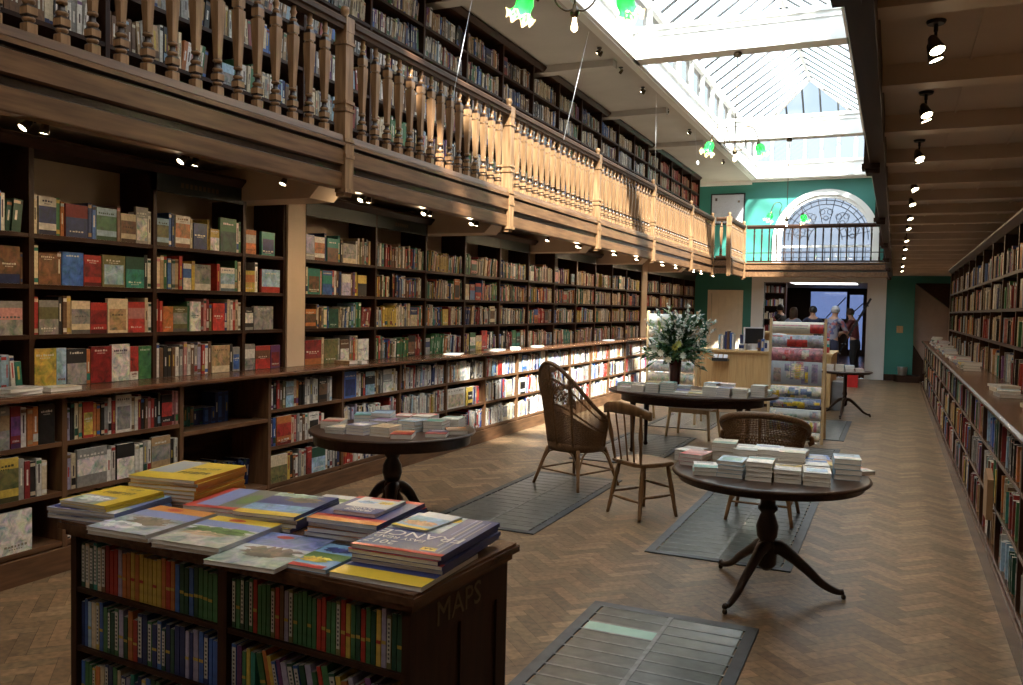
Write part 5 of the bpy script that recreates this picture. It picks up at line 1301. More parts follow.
# monitor and papers, books upright, vase, card holder
def mk(name, label, cat, mat, fn, org, group=None):
    b = MB(); fn(b); o_ = b.build(name, mat, None, loc=org); return tag(o_, label, cat, group)
m = empty('computer_monitor', (-2.35, 15.95, 1.0), math.radians(35), 'pale computer monitor turned sideways on the counter', 'monitor')
b = MB(); b.box(-.2, .2, -.015, .02, .1, .42); b.build('screen_housing', SILVER, m)
b = MB(); b.box(-.18, .18, -.018, -.015, .12, .40); b.build('screen', BLACK, m)
b = MB(); b.box(-.03, .03, .0, .03, .01, .2); b.box(-.11, .11, -.08, .08, 0, .012); b.build('stand', SILVER, m)
for k, (x, c, h, w, d) in enumerate(((-2.95, 'pale blue', .27, .03, .2), (-2.9, 'white', .26, .05, .2), (-2.83, 'navy', .33, .035, .22), (-2.79, 'brown', .34, .035, .22), (-2.74, 'blue', .31, .03, .2), (-2.7, 'white', .29, .03, .2), (-2.56, 'navy', .28, .03, .2))):
    b = MB(); b.box(-w/2, w/2, 0, d, 0, h, mul(COLS[c], 1)); b.box(-w/2+.003, w/2-.003, .003, d-.003, h, h+.001, (.6, .57, .5))
    o_ = b.build('reference_book', BOOK, None, loc=(x, 15.8, 1.0005)); tag(o_, '%s book standing on the counter, %s of seven from the flowers' % (c, ordn[k]), 'book', 'books upright on the counter')
for k in range(5):
    b = MB(); b.box(-.15, .15, -.1, .1, 0, .02); o_ = b.build('paper_pad', SILVER, None, loc=(-2.5+.02*k, 16.18-.01*k, 1.0005+.0206*k), rotz=.2*k); tag(o_, 'white pad of paper in a low pile behind the monitor, %s from the bottom' % ordn[k], 'paper pad', 'paper pads on the counter')
mk('box_file', 'white box leaning on the counter beside the monitor', 'box', SILVER, lambda b: b.prism([(-.13, 0), (.1, 0), (.2, .3), (-.03, .33)], 'y', -.12, .1), (-2.0, 16.1, 1.0005))
v = MB(); v.lathe([(.05, 0), (.055, .03), (.03, .06), (.07, .14), (.08, .2), (.06, .25), (.03, .27), (.035, .29), (.01, .31)], n=20); tag(v.build('urn', mat_plain('dark_red_lacquer', (.12, .025, .02), .2), None, loc=(-2.28, 18, 1.3105)), 'small dark red urn on the shelf behind the counter', 'urn')
for k, (x, y, h, cc, w) in enumerate(((-2.52, 15.72, .12, 'white', .1), (-2.2, 15.66, .2, 'brown', .05), (-2.14, 15.66, .22, 'blue', .04), (-2.08, 15.66, .19, 'white', .05), (-1.62, 16.1, .16, 'white', .2), (-1.62, 15.75, .07, 'cream', .2))):
    b = MB(); b.box(-w/2, w/2, -.08, .08, 0, h, COLS[cc]); b.box(-w/2+.004, w/2-.004, -.081, -.08, h*.3, h*.8, COLS['navy' if cc != 'blue' else 'cream'])
    tag(b.build('stationery_box', BOOK, None, loc=(x, y, 1.0005)), ['small white carton before the paper pads on the counter', 'brown box file standing by the monitor foot', 'blue box file standing beside the brown one on the counter', 'white box file beside the blue one on the counter', 'white carton standing at the back of the counter by the gift wrap rack', 'low cream carton at the front of the counter by the gift wrap rack'][k], 'box')
mk('keyboard', 'black keyboard lying on the counter', 'keyboard', BLACK, lambda b: (b.box(-.2, .2, -.07, .07, 0, .02), [b.box(-.19+.027*i, -.168+.027*i, -.055+.03*j, -.03+.03*j, .02, .026) for i in range(14) for j in range(4)]), (-1.35, 15.85, 1.0005))
t = empty('card_holder', (-2.86, 15.5, .8), 0, 'small dark tray of white cards on the counter front', 'card holder')
b = MB(); b.prism([(-.1, 0), (.1, -.0), (.1, .03), (-.1, .06)], 'x', -.14, .14); b.build('tray', BLACK, t)
b = MB(); [b.prism([(-.07, .03), (-.06, .03), (.0, .12), (-.01, .12)], 'x', -.12+.09*k, -.05+.09*k) for k in range(3)]; b.build('cards', SILVER, t)
for k, (c, z, h) in enumerate(((Rd, 1.0005, .1), ((.03, .35, .3), 1.1015, .05), (Wh, 1.1525, .06), (Rd, 1.2135, .04))):
    b = MB(); b.box(-.15, .15, -.1, .1, 0, h, c); b.box(-.1, .1, -.102, -.1, h*.3, h*.7, Cr); o_ = b.build('boxed_set', PRINT, None, loc=(-1.2, 16.1, z)); tag(o_, ['red boxed set at the foot of the pile on the counter end', 'teal boxed set second from the bottom on the counter end', 'white boxed set third from the bottom on the counter end', 'thin red boxed set topmost on the counter end'][k], 'boxed set', 'boxed sets at the counter end')
mk('grey_crate', 'grey crate standing on the floor at the counter end by the small table', 'crate', GREY, lambda b: (b.box(-.1, .1, -.2, .2, 0, .5), [b.box(-.102, .102, -.19, .19, .08+.1*i, .1+.1*i) for i in range(4)]), (-.87, 16.0, 0))

# ------------------------------------------------------------------ vase of flowers
vz = ZT+.0005; vx, vy = -2.5, 10.5
t = empty('flower_vase', (vx, vy, vz), 0, 'dark red vase with a big bouquet of white flowers and dark leaves', 'vase of flowers')
b = MB(); b.lathe([(.05, 0), (.062, .01), (.07, .1), (.075, .25), (.08, .36), (.076, .36), (.07, .25)], n=28, cap=False); b.lathe([(.0, .005), (.05, .005)], n=28, cap=False); b.build('vase', VASE, t)
rf = random.Random(31)
lf = MB(); pt = MB(); st = MB()
def leaf(p, d, l, w, c):
    d = d.normalized(); s_ = d.cross(Vector((0, 0, 1))); s_ = s_.normalized() if s_.length > .01 else Vector((1, 0, 0)); up_ = s_.cross(d)
    a = [p, p+d*l*.35+s_*w-up_*.005, p+d*l*.7+s_*w*.7-up_*.01, p+d*l-up_*.02, p+d*l*.7-s_*w*.7-up_*.01, p+d*l*.35-s_*w-up_*.005, p+d*l*.5+up_*.008]
    lf.add(a, [(0, 1, 6), (1, 2, 6), (2, 3, 6), (3, 4, 6), (4, 5, 6), (5, 0, 6)], c)
for i in range(100):
    az = rf.uniform(0, 2*PI); el = rf.uniform(.05, 1.35) if i > 24 else rf.uniform(-.3, .4)
    L = rf.uniform(.3, .62)*(1 if el > .6 else .72)
    d = Vector((math.cos(az)*math.cos(el), math.sin(az)*math.cos(el)*.7, math.sin(el)))
    base = Vector((0, 0, .34)); tip = base+d*L; mid = base+Vector((d.x*.25*L, d.y*.25*L, .12+d.z*.5*L))
    pts = bez([base, mid, tip], 4); st.tube(pts, .003, 4)
    g = rf.choice([(.04, .12, .04), (.06, .16, .065), (.03, .09, .05), (.15, .24, .06), (.1, .18, .12)])
    for k in range(9):
        q = pts[min(len(pts)-1, 2+int(k*.75))]; dd = Vector((rf.uniform(-1, 1), rf.uniform(-1, 1), rf.uniform(-.5, .8)))+d
        leaf(q, dd, rf.uniform(.09, .16), rf.uniform(.016, .032), mul(g, rf.uniform(.7, 1.4)))
    if el > .55:
        for k in range(16):
            q = tip+d*(-.16+.018*k)+Vector([rf.uniform(-.022, .022) for _ in range(3)])*(1.4-.05*k)
            r_ = rf.uniform(.012, .022); c = rf.choice([(.7, .74, .68), (.78, .8, .76), (.6, .68, .6)])
            n = Vector([rf.uniform(-1, 1) for _ in range(3)]).normalized(); a_ = n.orthogonal().normalized(); b_ = n.cross(a_)
            pt.add([q+n*r_*.6]+[q+(a_*math.cos(2*PI*j/5)+b_*math.sin(2*PI*j/5))*r_ for j in range(5)]+[q-n*r_*.5], [(0, 1+j, 1+(j+1) % 5) for j in range(5)]+[(6, 1+(j+1) % 5, 1+j) for j in range(5)], c)
for (dx, dz, c) in ((-.12, .38, (.7, .66, .5)), (-.02, .3, (.72, .68, .5)), (.06, .46, (.55, .55, .12)), (.1, .5, (.5, .52, .15)), (-.2, .42, (.6, .62, .5)), (.16, .36, (.55, .6, .5))):
    p = Vector((dx, -.26, dz+.05))
    for k in range(8):
        a = 2*PI*k/8; d = Vector((math.cos(a), -.5, math.sin(a))).normalized(); s_ = Vector((-math.sin(a), 0, math.cos(a)))
        pt.add([p, p+d*.03+s_*.014, p+d*.055, p+d*.03-s_*.014], [(0, 1, 2, 3)], c)
    st.tube(bez([(0, 0, .34), (dx*.5, -.12, dz), p], 4), .003, 4)
st.build('stem', LEAF, t) if False else None
for f in range(len(st.c)): st.c[f] = (.05, .1, .03)
st.build('stems', LEAF, t); lf.build('foliage', LEAF, t, fixn=False); pt.build('blossoms', PETAL, t, fixn=False)

# ------------------------------------------------------------------ hanging lamps
def lampshade():
    b = MB(); prof = [(.03, .0), (.055, -.02), (.066, -.06), (.06, -.1), (.065, -.13), (.085, -.155), (.105, -.17)]
    G = (.01, .42, .05); E_ = (.55, .5, .3)
    n = 36; vs = []; 
    for k, (r, z) in enumerate(prof):
        for i in range(n):
            a = 2*PI*i/n; amp = .14*(k/6)**3; rr = r*(1+amp*math.cos(7*a)); zz = z+.03*(k/6)**3*math.cos(7*a+.3)
            vs.append((rr*math.cos(a), rr*math.sin(a), zz))
    fs = []; cs = []
    for k in range(len(prof)-1):
        for i in range(n): fs.append((k*n+i, k*n+(i+1) % n, (k+1)*n+(i+1) % n, (k+1)*n+i)); cs.append(G if k < 5 else E_)
    b.add(vs, fs, cs, smooth=True); return b
def chandelier(x, y, zc, ztop, drop, label, rot=0, wide=.4):
    t = empty('hanging_lamp', (x, y, ztop), rot, label, 'hanging lamp', 'hanging lamps with green glass shades'); t_z = ztop
    Z = lambda z: z-ztop
    b = MB(); b.tube([(0, 0, Z(ztop)), (0, 0, Z(zc))], .007, 8); b.build('rod', BRONZE, t)
    b = MB(); b.lathe([(.05, Z(ztop-.06)), (.06, Z(ztop-.03)), (.05, Z(ztop)), (.02, Z(ztop))], n=16); b.build('ceiling_rose', BRONZE, t)
    b = MB(); b.lathe([(.01, Z(zc-.06)), (.03, Z(zc-.045)), (.035, Z(zc-.02)), (.02, Z(zc)), (.012, Z(zc+.04))], n=14)
    b.build('hub', BRONZE, t)
    for s_ in (-1, 1):
        b = MB()
        pts = bez([(s_*.01, 0, Z(zc)), (s_*.07, 0, Z(zc-.005)), (s_*.14, 0, Z(zc+.06)), (s_*.15, 0, Z(zc+.16)), (s_*.11, 0, Z(zc+.26)), (s_*.16, 0, Z(zc+.33)), (s_*.26, 0, Z(zc+.31)), (s_*(wide-.02), 0, Z(zc+.2)), (s_*(wide+.01), 0, Z(zc+.1))], 6); b.tube(pts, .0075, 7)
        b.tube([(s_*(.1+.03*math.cos(a/3.)*(1-a/30)), 0, Z(zc+.12+.03*math.sin(a/3.)*(1-a/30))) for a in range(22)], .005, 6)
        ar = b.build('arm', BRONZE, t)
        b = MB(); b.lathe([(.022, .03), (.03, .0), (.032, -.03), (.02, -.035)], n=12)
        M_ = Matrix.Translation((s_*wide, 0, Z(zc+.1))) @ Matrix.Rotation(-s_*.35, 4, 'Y')
        b.v = [tuple(M_ @ Vector(p)) for p in b.v]; b.build('lamp_holder', BRONZE, t)
        b = lampshade(); b.v = [tuple(M_ @ Vector(p)) for p in b.v]; tag(b.build('lamp_shade', SHADE, t, fixn=False), 'frilled green glass shade with cream edge')
        b = MB(); b.lathe([(.012, -.03), (.022, -.06), (.024, -.09), (.012, -.12), (.002, -.125)], n=12, cap=False); b.v = [tuple(M_ @ Vector(p)) for p in b.v]; b.build('bulb', BULB, t)
        ld = bpy.data.lights.new('lamp_light', 'POINT'); ld.energy = 16; ld.color = (1, .75, .45); ld.shadow_soft_size = .03
        lo = bpy.data.objects.new('lamp_light', ld); col.objects.link(lo); lo.parent = t; lo.location = M_ @ Vector((0, 0, -.19))
    b = MB(); b.lathe([(.014, Z(zc-.06)), (.016, Z(zc-.09)), (.024, Z(zc-.12)), (.022, Z(zc-.145)), (.004, Z(zc-.16))], n=14); b.build('bulb', BULB, t)
chandelier(-2.17, 5.75, 3.84, ZC, 0, 'nearest hanging lamp with two green frilled glass shades', .35, .34)
chandelier(-2.12, 12.06, 3.95, ZC, 0, 'middle hanging lamp with green shades below the second white beam', .5, .34)
chandelier(-2.12, 18.35, 3.65, ZC, 0, 'farthest hanging lamp with green shades in front of the arched window', .5, .34)
# pull cords from ceiling to the balustrade
for (p, q, l) in (((-4.16, 8.1, ZC), (-3.92, 7.15, 3.68), 'thin white cord slanting down to the balustrade, nearest of four'), ((-3.76, 10.5, ZC), (-3.92, 10.1, 3.84), 'thin white cord slanting from beside the nearest hanging lamp to the handrail'),
                  ((-3.76, 13.9, ZC), (-3.92, 14.6, 3.8), 'thin white cord slanting to the handrail before the middle lamp'), ((-3.76, 16.9, ZC), (-3.8, 17.4, 4.7), 'short white cord with a small pull beside the middle lamp')):
    b = MB(); b.tube([p, q], .0035, 6); b.lathe([(.005, -.02), (.03, 0), (.03, .05), (.008, .08)], q[0], q[1], 10, M=Matrix.Translation((0, 0, q[2]))) if 'pull' in l else None
    tag(b.build('pull_cord', SILVER, None, p), l, 'cord', 'thin cords hanging from the ceiling')

# ------------------------------------------------------------------ spotlights
def spot(x, y, z, tgt, label, group, E, size=.035, single=False, stem=.0):
    t = empty('spotlight', (x, y, z), 0, label, 'spotlight', group)
    b = MB(); b.lathe([(.03, stem-.01), (.035, stem), (.035, stem+.003)], n=12); b.tube([(0, 0, 0), (0, 0, stem)], .008, 6) if stem else None; b.tube([(0, 0, 0), (0, 0, -.05)], .006, 6); b.build('mount', LEAD, t)
    for s_ in ((0,) if single else (-1, 1)):
        d = (Vector(tgt)+Vector((0, s_*.5, 0))-Vector((x, y, z))).normalized(); q = d.to_track_quat('-Z', 'Y').to_matrix().to_4x4()
        M_ = Matrix.Translation((0, s_*.055, -.07)) @ q @ Matrix.Scale(.82, 4)
        b = MB(); b.lathe([(.012, .06), (.02, .05), (.03, .0), (size, -.03), (size-.004, -.03), (.026, .0)], n=16, M=M_, cap=False); b.lathe([(.0, .06), (.012, .06)], n=16, M=M_, cap=False); b.tube([(0, s_*.05, -.05), M_ @ Vector((0, 0, .03))], .006, 6); b.build('lamp_head', BRONZE, t)
        b = MB(); b.lathe([(0, -.022), (size-.006, -.024)], n=16, M=M_, cap=False); b.build('lens', BULBW, t, fixn=False)
        if E:
            ld = bpy.data.lights.new('spot_light', 'SPOT'); ld.energy = E; ld.color = (1, .72, .42); ld.spot_size = 2.75; ld.spot_blend = .8; ld.shadow_soft_size = .03
            lo = bpy.data.objects.new('spot_light', ld); col.objects.link(lo); lo.parent = t; lo.matrix_local = M_ @ Matrix.Translation((0, 0, -.045))
EL = 15
for i, (y, sg) in enumerate(((3.02, 0), (4.08, 0), (5.0, 1), (6.05, 0), (7.1, 0), (8.1, 0), (10.2, 1), (11.4, 0), (13.1, 0), (14.4, 0), (16.2, 0), (17.3, 0), (19.0, 0), (19.8, 0), (21.2, 0))):
    spot(-4.15, y, 2.66, (-4.3, y-.7, 1.3), ('twin' if not sg else 'single')+' spotlight under the gallery over the travel shelves, %s from the near end' % ordn[i], 'spotlights under the gallery', EL if i % 1 == 0 else 0, single=bool(sg), stem=.127)
for i, y in enumerate((3.55, 4.65, 5.9, 7.3, 8.3, 9.5, 10.6, 12.3, 13.9, 16.0, 18.7, 20.7)):
    spot(.1, y, 2.76, (.9, y-.6, .4), 'twin spotlight above the aisle, %s from the near end' % ordn[i], 'spotlights above the aisle', EL*.6, .038, stem=.037)
for i, y in enumerate((9.0, 11.2, 12.2, 13.4, 15.0, 16.8, 18.6, 20.4)):
    spot(-3.85, y, ZC-.003, (-5.0, y, 4.0), 'small spotlight on the ceiling above the gallery, %s from the near end' % ordn[i], 'spotlights on the high ceiling', 0, .03, single=i % 2 == 0)

# ------------------------------------------------------------------ books lying on the worktops
def lying(x, y, z, w, l, t, rz, c, c2, lab, grp='books lying on the worktops'):
    seedc[0] += 1
    lying_book('hardback_book', x, y, z, w, l, t, rz, c, c2, lab, 'book', grp, seedc[0])
for (x, y, z, w, l, t, rz, c, c2, lab) in (
    (-4.75, 3.32, 1.119, .16, .26, .02, .1, 'white', 'cream', 'white book lying lowest on the worktop at the picture edge'),
    (-4.74, 3.33, 1.14, .15, .25, .02, .2, 'white', 'grey', 'white book lying on another at the near worktop end'),
    (-4.76, 3.62, 1.119, .15, .22, .025, .0, 'cream', 'white', 'cream book lying on the worktop below the Spain guides'),
    (-4.82, 6.75, 1.119, .12, .2, .03, 1.4, 'tan', 'cream', 'thick tan book lying on the worktop past the pilaster'),
    (-4.72, 6.83, 1.119, .09, .12, .03, 1.5, 'white', 'white', 'small white box-like book on the worktop past the pilaster'),
    (-4.8, 8.9, 1.119, .2, .28, .012, .3, 'white', 'pale blue', 'pale open brochure lying on the worktop, nearest of three'),
    (-4.83, 10.1, 1.119, .2, .3, .015, .1, 'white', 'cream', 'white brochure lying flat on the worktop before the wicker chair'),
    (-4.76, 10.6, 1.119, .14, .2, .03, .5, 'white', 'white', 'small white book lying near the worktop edge'),
    (-4.8, 11.5, 1.119, .16, .24, .02, .2, 'cream', 'white', 'cream magazine lying on the worktop above white books'),
    (-4.8, 14.9, 1.119, .2, .26, .012, .2, 'pale blue', 'white', 'pale blue leaflet lying at the far worktop'),
    (.78, 7.1, 1.119, .16, .24, .025, .1, 'grey', 'cream', 'grey book at the foot of the aisle worktop pile'),
    (.78, 7.12, 1.145, .15, .23, .022, -.1, 'pale blue', 'white', 'pale blue book on top of the grey one on the aisle worktop'),
    (.8, 7.6, 1.119, .16, .25, .03, .1, 'cream', 'tan', 'cream book lowest in the farther aisle worktop pile'),
    (.8, 7.6, 1.15, .15, .24, .02, .3, 'white', 'grey', 'white book topmost in the farther aisle worktop pile'),
    (.83, 5.95, 1.119, .17, .24, .028, .0, 'pink', 'cream', 'pink book lowest in the near aisle worktop pile'),
    (.82, 5.95, 1.148, .16, .23, .025, .12, 'cream', 'brown', 'cream book second in the near aisle worktop pile'),
    (.82, 5.96, 1.174, .15, .22, .02, -.1, 'grey', 'white', 'grey book topmost in the near aisle worktop pile')):
    lying(x, y, z, w, l, t, rz, c, c2, lab)
rl = random.Random(77)
nm = 0
for y in [10.3+.31*k for k in range(30)]:
    z = 1.119
    for k in range(rl.choice([1, 2, 3, 3])+(2 if y > 15 else 0)):
        tt = rl.uniform(.02, .035); c = pick(PAL_MIX, rl); nm += 1
        lying(.765+rl.uniform(-.01, .02), y, z, .17, .24, tt, rl.uniform(-.1, .1), c, pick(PAL_MIX, rl), '%s book, %s up in the %s pile along the far aisle worktop' % (c, ordn[k], ordn[int((y-10.3)/.31+.5)] if (y-10.3)/.31 < 19.4 else 'last but %s' % ordn[int(29.4-(y-10.3)/.31)])); z += tt+.001
# paper bag hanging at the aisle shelves
t = empty('paper_bag', (.59, 6.0, .45), 0, 'brown paper bag leaning against the low aisle shelves', 'paper bag')
b = MB(); b.prism([(-.1, 0), (.1, 0), (.11, .26), (.04, .3), (-.05, .27), (-.1, .25)], 'x', -.035, .0)
b.v = [(x, z_, y_) if False else (x, y_, z_) for x, y_, z_ in b.v]; b.build('bag', mat_plain('brown_paper', (.3, .18, .09), .8), t)
# ornaments: red/orange book boxes at the far end of the gallery come with the shelves

# ------------------------------------------------------------------ front shop beyond the opening
b = MB(); b.box(XL, XR, 24.16, 33.2, .0, .2); struct(b, 'floor_shop', WORK, 'dark floor of the front shop, one step up', 'floor')
b = MB(); b.box(XL, XR, 24.16, 33.2, 2.63, 2.75); struct(b, 'ceiling_shop', CEIL, 'white ceiling of the front shop', 'ceiling')

b = MB(); Y0, Y1 = 33.0, 33.2
b.box(XL, -2.87, Y0, Y1, 0, 2.9); b.box(-1.6, -1.52, Y0, Y1, 0, 2.9); b.box(-1.0, XR, Y0, Y1, 0, 2.9); b.box(-2.87, -1.6, Y0, Y1, 0, 1.5); b.box(-1.62, -1.0, Y0, Y1, 0, .4); b.box(-2.87, -1.0, Y0, Y1, 2.56, 2.9); b.box(-1.62, -1.0, Y0, Y1, 2.4, 2.56)
struct(b, 'wall_shop', DARK, 'dark wood shopfront wall seen through the opening', 'wall')
w = empty('window_3', (-2.5, 33, 1.5), 0, 'blue-grey shop window seen through the opening', 'window', None, 'structure')
b = MB(); b.box(-2.87, -1.6, 33.05, 33.06, 1.5, 2.56); b.build('pane', SHOPGL, w, (-2.5, 33, 1.5))
b = MB(); b.box(-2.92, -1.6, 32.96, 33.0, 2.5, 2.58); b.box(-2.92, -1.6, 32.9, 33.0, 1.46, 1.52); b.tube([(-2.3, 32.97, 1.55), (-1.65, 32.97, 2.3)], .02, 6); b.build('window_frame', DARK, w, (-2.5, 33, 1.5))
w = empty('door_2', (-1.3, 33, .4), 0, 'glazed street door of the front shop, blue-grey', 'door', None, 'structure')
b = MB(); b.box(-1.62, -1.0, 33.05, 33.06, .4, 2.4); b.build('pane', SHOPGL, w, (-1.3, 33, .4))
b = MB(); b.box(-1.62, -1.56, 32.98, 33.04, .2, 2.4); b.box(-1.06, -1.0, 32.98, 33.04, .2, 2.4); b.tube([(-1.55, 32.97, 1.6), (-1.05, 32.97, 2.1)], .02, 6); b.build('door_frame', DARK, w, (-1.3, 33, .4))
lt = empty('ceiling_light', (-1.95, 26.2, 2.625), 0, 'long bright ceiling light panel just inside the front shop', 'ceiling light')
b = MB(); b.box(-.95, .95, -1.5, 1.5, -.03, .0); b.build('frame', WHITEW, lt); b = MB(); b.box(-.9, .9, -1.45, 1.45, -.036, -.031); b.build('diffuser', TUBE, lt)
# shop bookcase on the left
t = empty('bookcase', (-4.0, 27, .2), 0, 'dark bookcase of books in the front shop, seen through the opening', 'bookcase')
o = (-4.0, 27, .2)
b = MB(); b.box(-4.45, -3.05, 27.0, 27.04, .2, 2.6); b.build('back_panel', DARK, t, o)
for z in (.3, .7, 1.1, 1.5, 1.9, 2.3, 2.58): b = MB(); b.box(-4.45, -3.05, 26.7, 27.0, z-.03, z); b.build('shelf', DARK, t, o)
for x in (-4.45, -3.75, -3.05): b = MB(); b.box(x-.02, x+.02, 26.69, 27.0, .2, 2.6); b.build('upright', DARKX, t, o)
b = MB(); ra = random.Random(3)
for z in (.3, .7, 1.1, 1.5, 1.9, 2.3):
    x = -4.42
    while x < -3.13:
        w_ = ra.uniform(.02, .05); h = ra.uniform(.16, .235); c = mul(COLS[pick(PAL_OLD, ra)], 1); b.box(x, x+w_, 26.72, 26.9, z+.003, z+h, c); x += w_+.002
        if x+.05 > -3.78 and x < -3.72: x = -3.72
shopbooks = b
# diagonal black handrail / ladder
t = empty('library_ladder', (-1.2, 22.5, 0), 0, 'black leaning ladder in the opening beside the white column', 'ladder')
for yy in (22.35, 22.75): b = MB(); b.box(-.02, .02, -.02, .02, 0, 2.35); M_ = Matrix.Translation((-.42, yy-22.5, 0)) @ Matrix.Rotation(math.radians(27), 4, 'Y'); b.v = [tuple(M_ @ Vector(p)) for p in b.v]; b.build('side_rail', LEAD, t)
for k in range(8):
    u = .25+.27*k; x = -.42+math.sin(math.radians(27))*u; z = math.cos(math.radians(27))*u; b = MB(); b.box(x-.05, x+.05, -.15, .25, z-.012, z+.012); b.build('tread', LEAD, t)
mk('red_crate', 'bright red crate on the floor beside the white column', 'crate', mat_plain('red_plastic', (.5, .02, .02), .4), lambda b: (b.box(-.12, .12, -.15, .15, 0, .03), b.box(-.12, -.1, -.15, .15, .03, .4), b.box(.1, .12, -.15, .15, .03, .4), b.box(-.1, .1, -.15, -.13, .03, .4), b.box(-.1, .1, .13, .15, .03, .4)), (-.85, 21.2, 0))

# ------------------------------------------------------------------ people in the opening
def skin_obj(name, verts, edges, radii, mat, parent, lv=2, root=0):
    me = bpy.data.meshes.new(name); me.from_pydata(verts, edges, []); o_ = bpy.data.objects.new(name, me); col.objects.link(o_)
    o_.modifiers.new('skin', 'SKIN'); 
    if not me.skin_vertices: me.attributes  # layer is made with the modifier
    for i, r in enumerate(radii): me.skin_vertices[0].data[i].radius = (r, r) if not isinstance(r, tuple) else r
    me.skin_vertices[0].data[root].use_root = True
    s_ = o_.modifiers.new('sub', 'SUBSURF'); s_.levels = lv; s_.render_levels = lv
    me.materials.append(mat); o_.parent = parent; return o_
def person(loc, rz, label, shirt, trousers, hairc, pose=0, h=1.7, hair_long=False):
    t = empty('person', loc, rz, label, 'person'); k = h/1.7; bend = .12 if pose == 1 else 0
    def P_(x, y, z): return (x*k, (y+bend*max(0, z-.9)*1.6)*k, z*k)
    arm = {0: ((.24, .03, 1.12), (.26, .12, .88)), 1: ((.26, .14, 1.14), (.14, .36, 1.12)), 2: ((.27, .05, 1.12), (.18, .28, 1.0))}[pose]
    V = [P_(0, 0, .93), P_(0, .0, 1.1), P_(0, -.01, 1.28), P_(0, 0, 1.42), P_(0, .01, 1.5), P_(0, .03, 1.6), P_(0, .03, 1.66)]
    R = [(.15, .11), (.13, .1), (.16, .11), (.1, .08), .05, .088, .07]
    E = [(0, 1), (1, 2), (2, 3), (3, 4), (4, 5), (5, 6)]
    hands = []
    for s_ in (-1, 1):
        n = len(V); V += [P_(s_*.18, 0, 1.38), P_(s_*arm[0][0], arm[0][1], arm[0][2]), P_(s_*arm[1][0], arm[1][1], arm[1][2]), P_(s_*arm[1][0]*.97, arm[1][1]+.06, arm[1][2]-.05)]; R += [.06, .042, .028, (.035, .02)]
        E += [(3, n), (n, n+1), (n+1, n+2), (n+2, n+3)]
        hv = n+3
        for f in range(5):
            m_ = len(V); dx = (-.025+.0125*f)
            V += [P_(s_*arm[1][0]*.97+dx, arm[1][1]+.11-(.04 if f == 4 else 0), arm[1][2]-.08), P_(s_*arm[1][0]*.97+dx*1.1, arm[1][1]+.13-(.04 if f == 4 else 0)+.01*(f % 3), arm[1][2]-.11)]; R += [.009, .008]; E += [(hv, m_), (m_, m_+1)]
        n = len(V); V += [P_(s_*.09, 0, .86), P_(s_*.1, .02, .48), P_(s_*.1, -.02, .09), P_(s_*.11, .12, .035)]; R += [.095, .06, .04, (.04, .03)]; E += [(0, n), (n, n+1), (n+1, n+2), (n+2, n+3)]
    skin_obj('body', V, E, R, SKIN, t)
    # face
    b = MB(); hx, hy, hz = P_(0, .03, 1.6)
    b.lathe([(.001, -.012), (.01, -.008), (.012, 0), (.008, .01), (.001, .013)], n=8, M=Matrix.Translation((0, hy+.098*k, hz-.01))); b.build('nose', SKIN, t)
    # shirt
    Vs = [P_(0, 0, .9), P_(0, .0, 1.1), P_(0, -.01, 1.28), P_(0, 0, 1.42)]; Rs = [(.165, .125), (.15, .12), (.175, .125), (.1, .085)]; Es = [(0, 1), (1, 2), (2, 3)]
    for s_ in (-1, 1):
        n = len(Vs); Vs += [P_(s_*.18, 0, 1.375), P_(s_*arm[0][0], arm[0][1], arm[0][2])]; Rs += [.074, .058]; Es += [(3, n), (n, n+1)]
    skin_obj('shirt', Vs, Es, Rs, shirt, t)
    Vs = [P_(0, 0, .93), P_(0, 0, 1.06)]; Rs = [(.16, .125), (.15, .12)]; Es = [(0, 1)]
    for s_ in (-1, 1):
        n = len(Vs); Vs += [P_(s_*.09, 0, .84), P_(s_*.1, .02, .48), P_(s_*.1, -.02, .12)]; Rs += [.105, .075, .06]; Es += [(0, n), (n, n+1), (n+1, n+2)]
    skin_obj('trousers', Vs, Es, Rs, trousers, t)
    b = MB(); M_ = Matrix.Translation(P_(0, .012, 1.625))
    prof = [(.005, .115), (.05, .105), (.085, .07), (.1, .02), (.1, -.03), (.075, -.06)] if not hair_long else [(.005, .115), (.05, .105), (.088, .07), (.103, .02), (.105, -.08), (.1, -.2), (.07, -.24)]
    b.lathe(prof, n=20, M=M_, cap=False)
    b.v = [v if v[1] < hy+.05 else (v[0]*.9, hy+.05+(v[1]-hy-.05)*.35, max(v[2], hz+.03)) for v in b.v]
    b.build('hair', hairc, t)
    return t
PAT = mat_attr('x', .7); bpy.data.materials.remove(PAT)
def mat_pattern():
    m, nt, b = new_mat('patterned_cotton'); tc = nt.nodes.new('ShaderNodeTexCoord'); v = nt.nodes.new('ShaderNodeTexVoronoi'); v.inputs['Scale'].default_value = 14
    nt.links.new(tc.outputs['Object'], v.inputs['Vector']); r = nt.nodes.new('ShaderNodeValToRGB'); r.color_ramp.interpolation = 'CONSTANT'
    r.color_ramp.elements[0].color = (.08, .09, .2, 1); r.color_ramp.elements[1].color = (.24, .24, .3, 1); r.color_ramp.elements[1].position = .35
    e = r.color_ramp.elements.new(.75); e.color = (.3, .1, .12, 1)
    nt.links.new(v.outputs['Color'], r.inputs[0]); nt.links.new(r.outputs[0], b.inputs['Base Color']); b.inputs['Roughness'].default_value = .8; return m
HG = mat_plain('grey_hair', (.4, .4, .42), .7); HB = mat_plain('brown_hair', (.06, .03, .02), .6); HD = mat_plain('black_hair', (.012, .01, .01), .5)
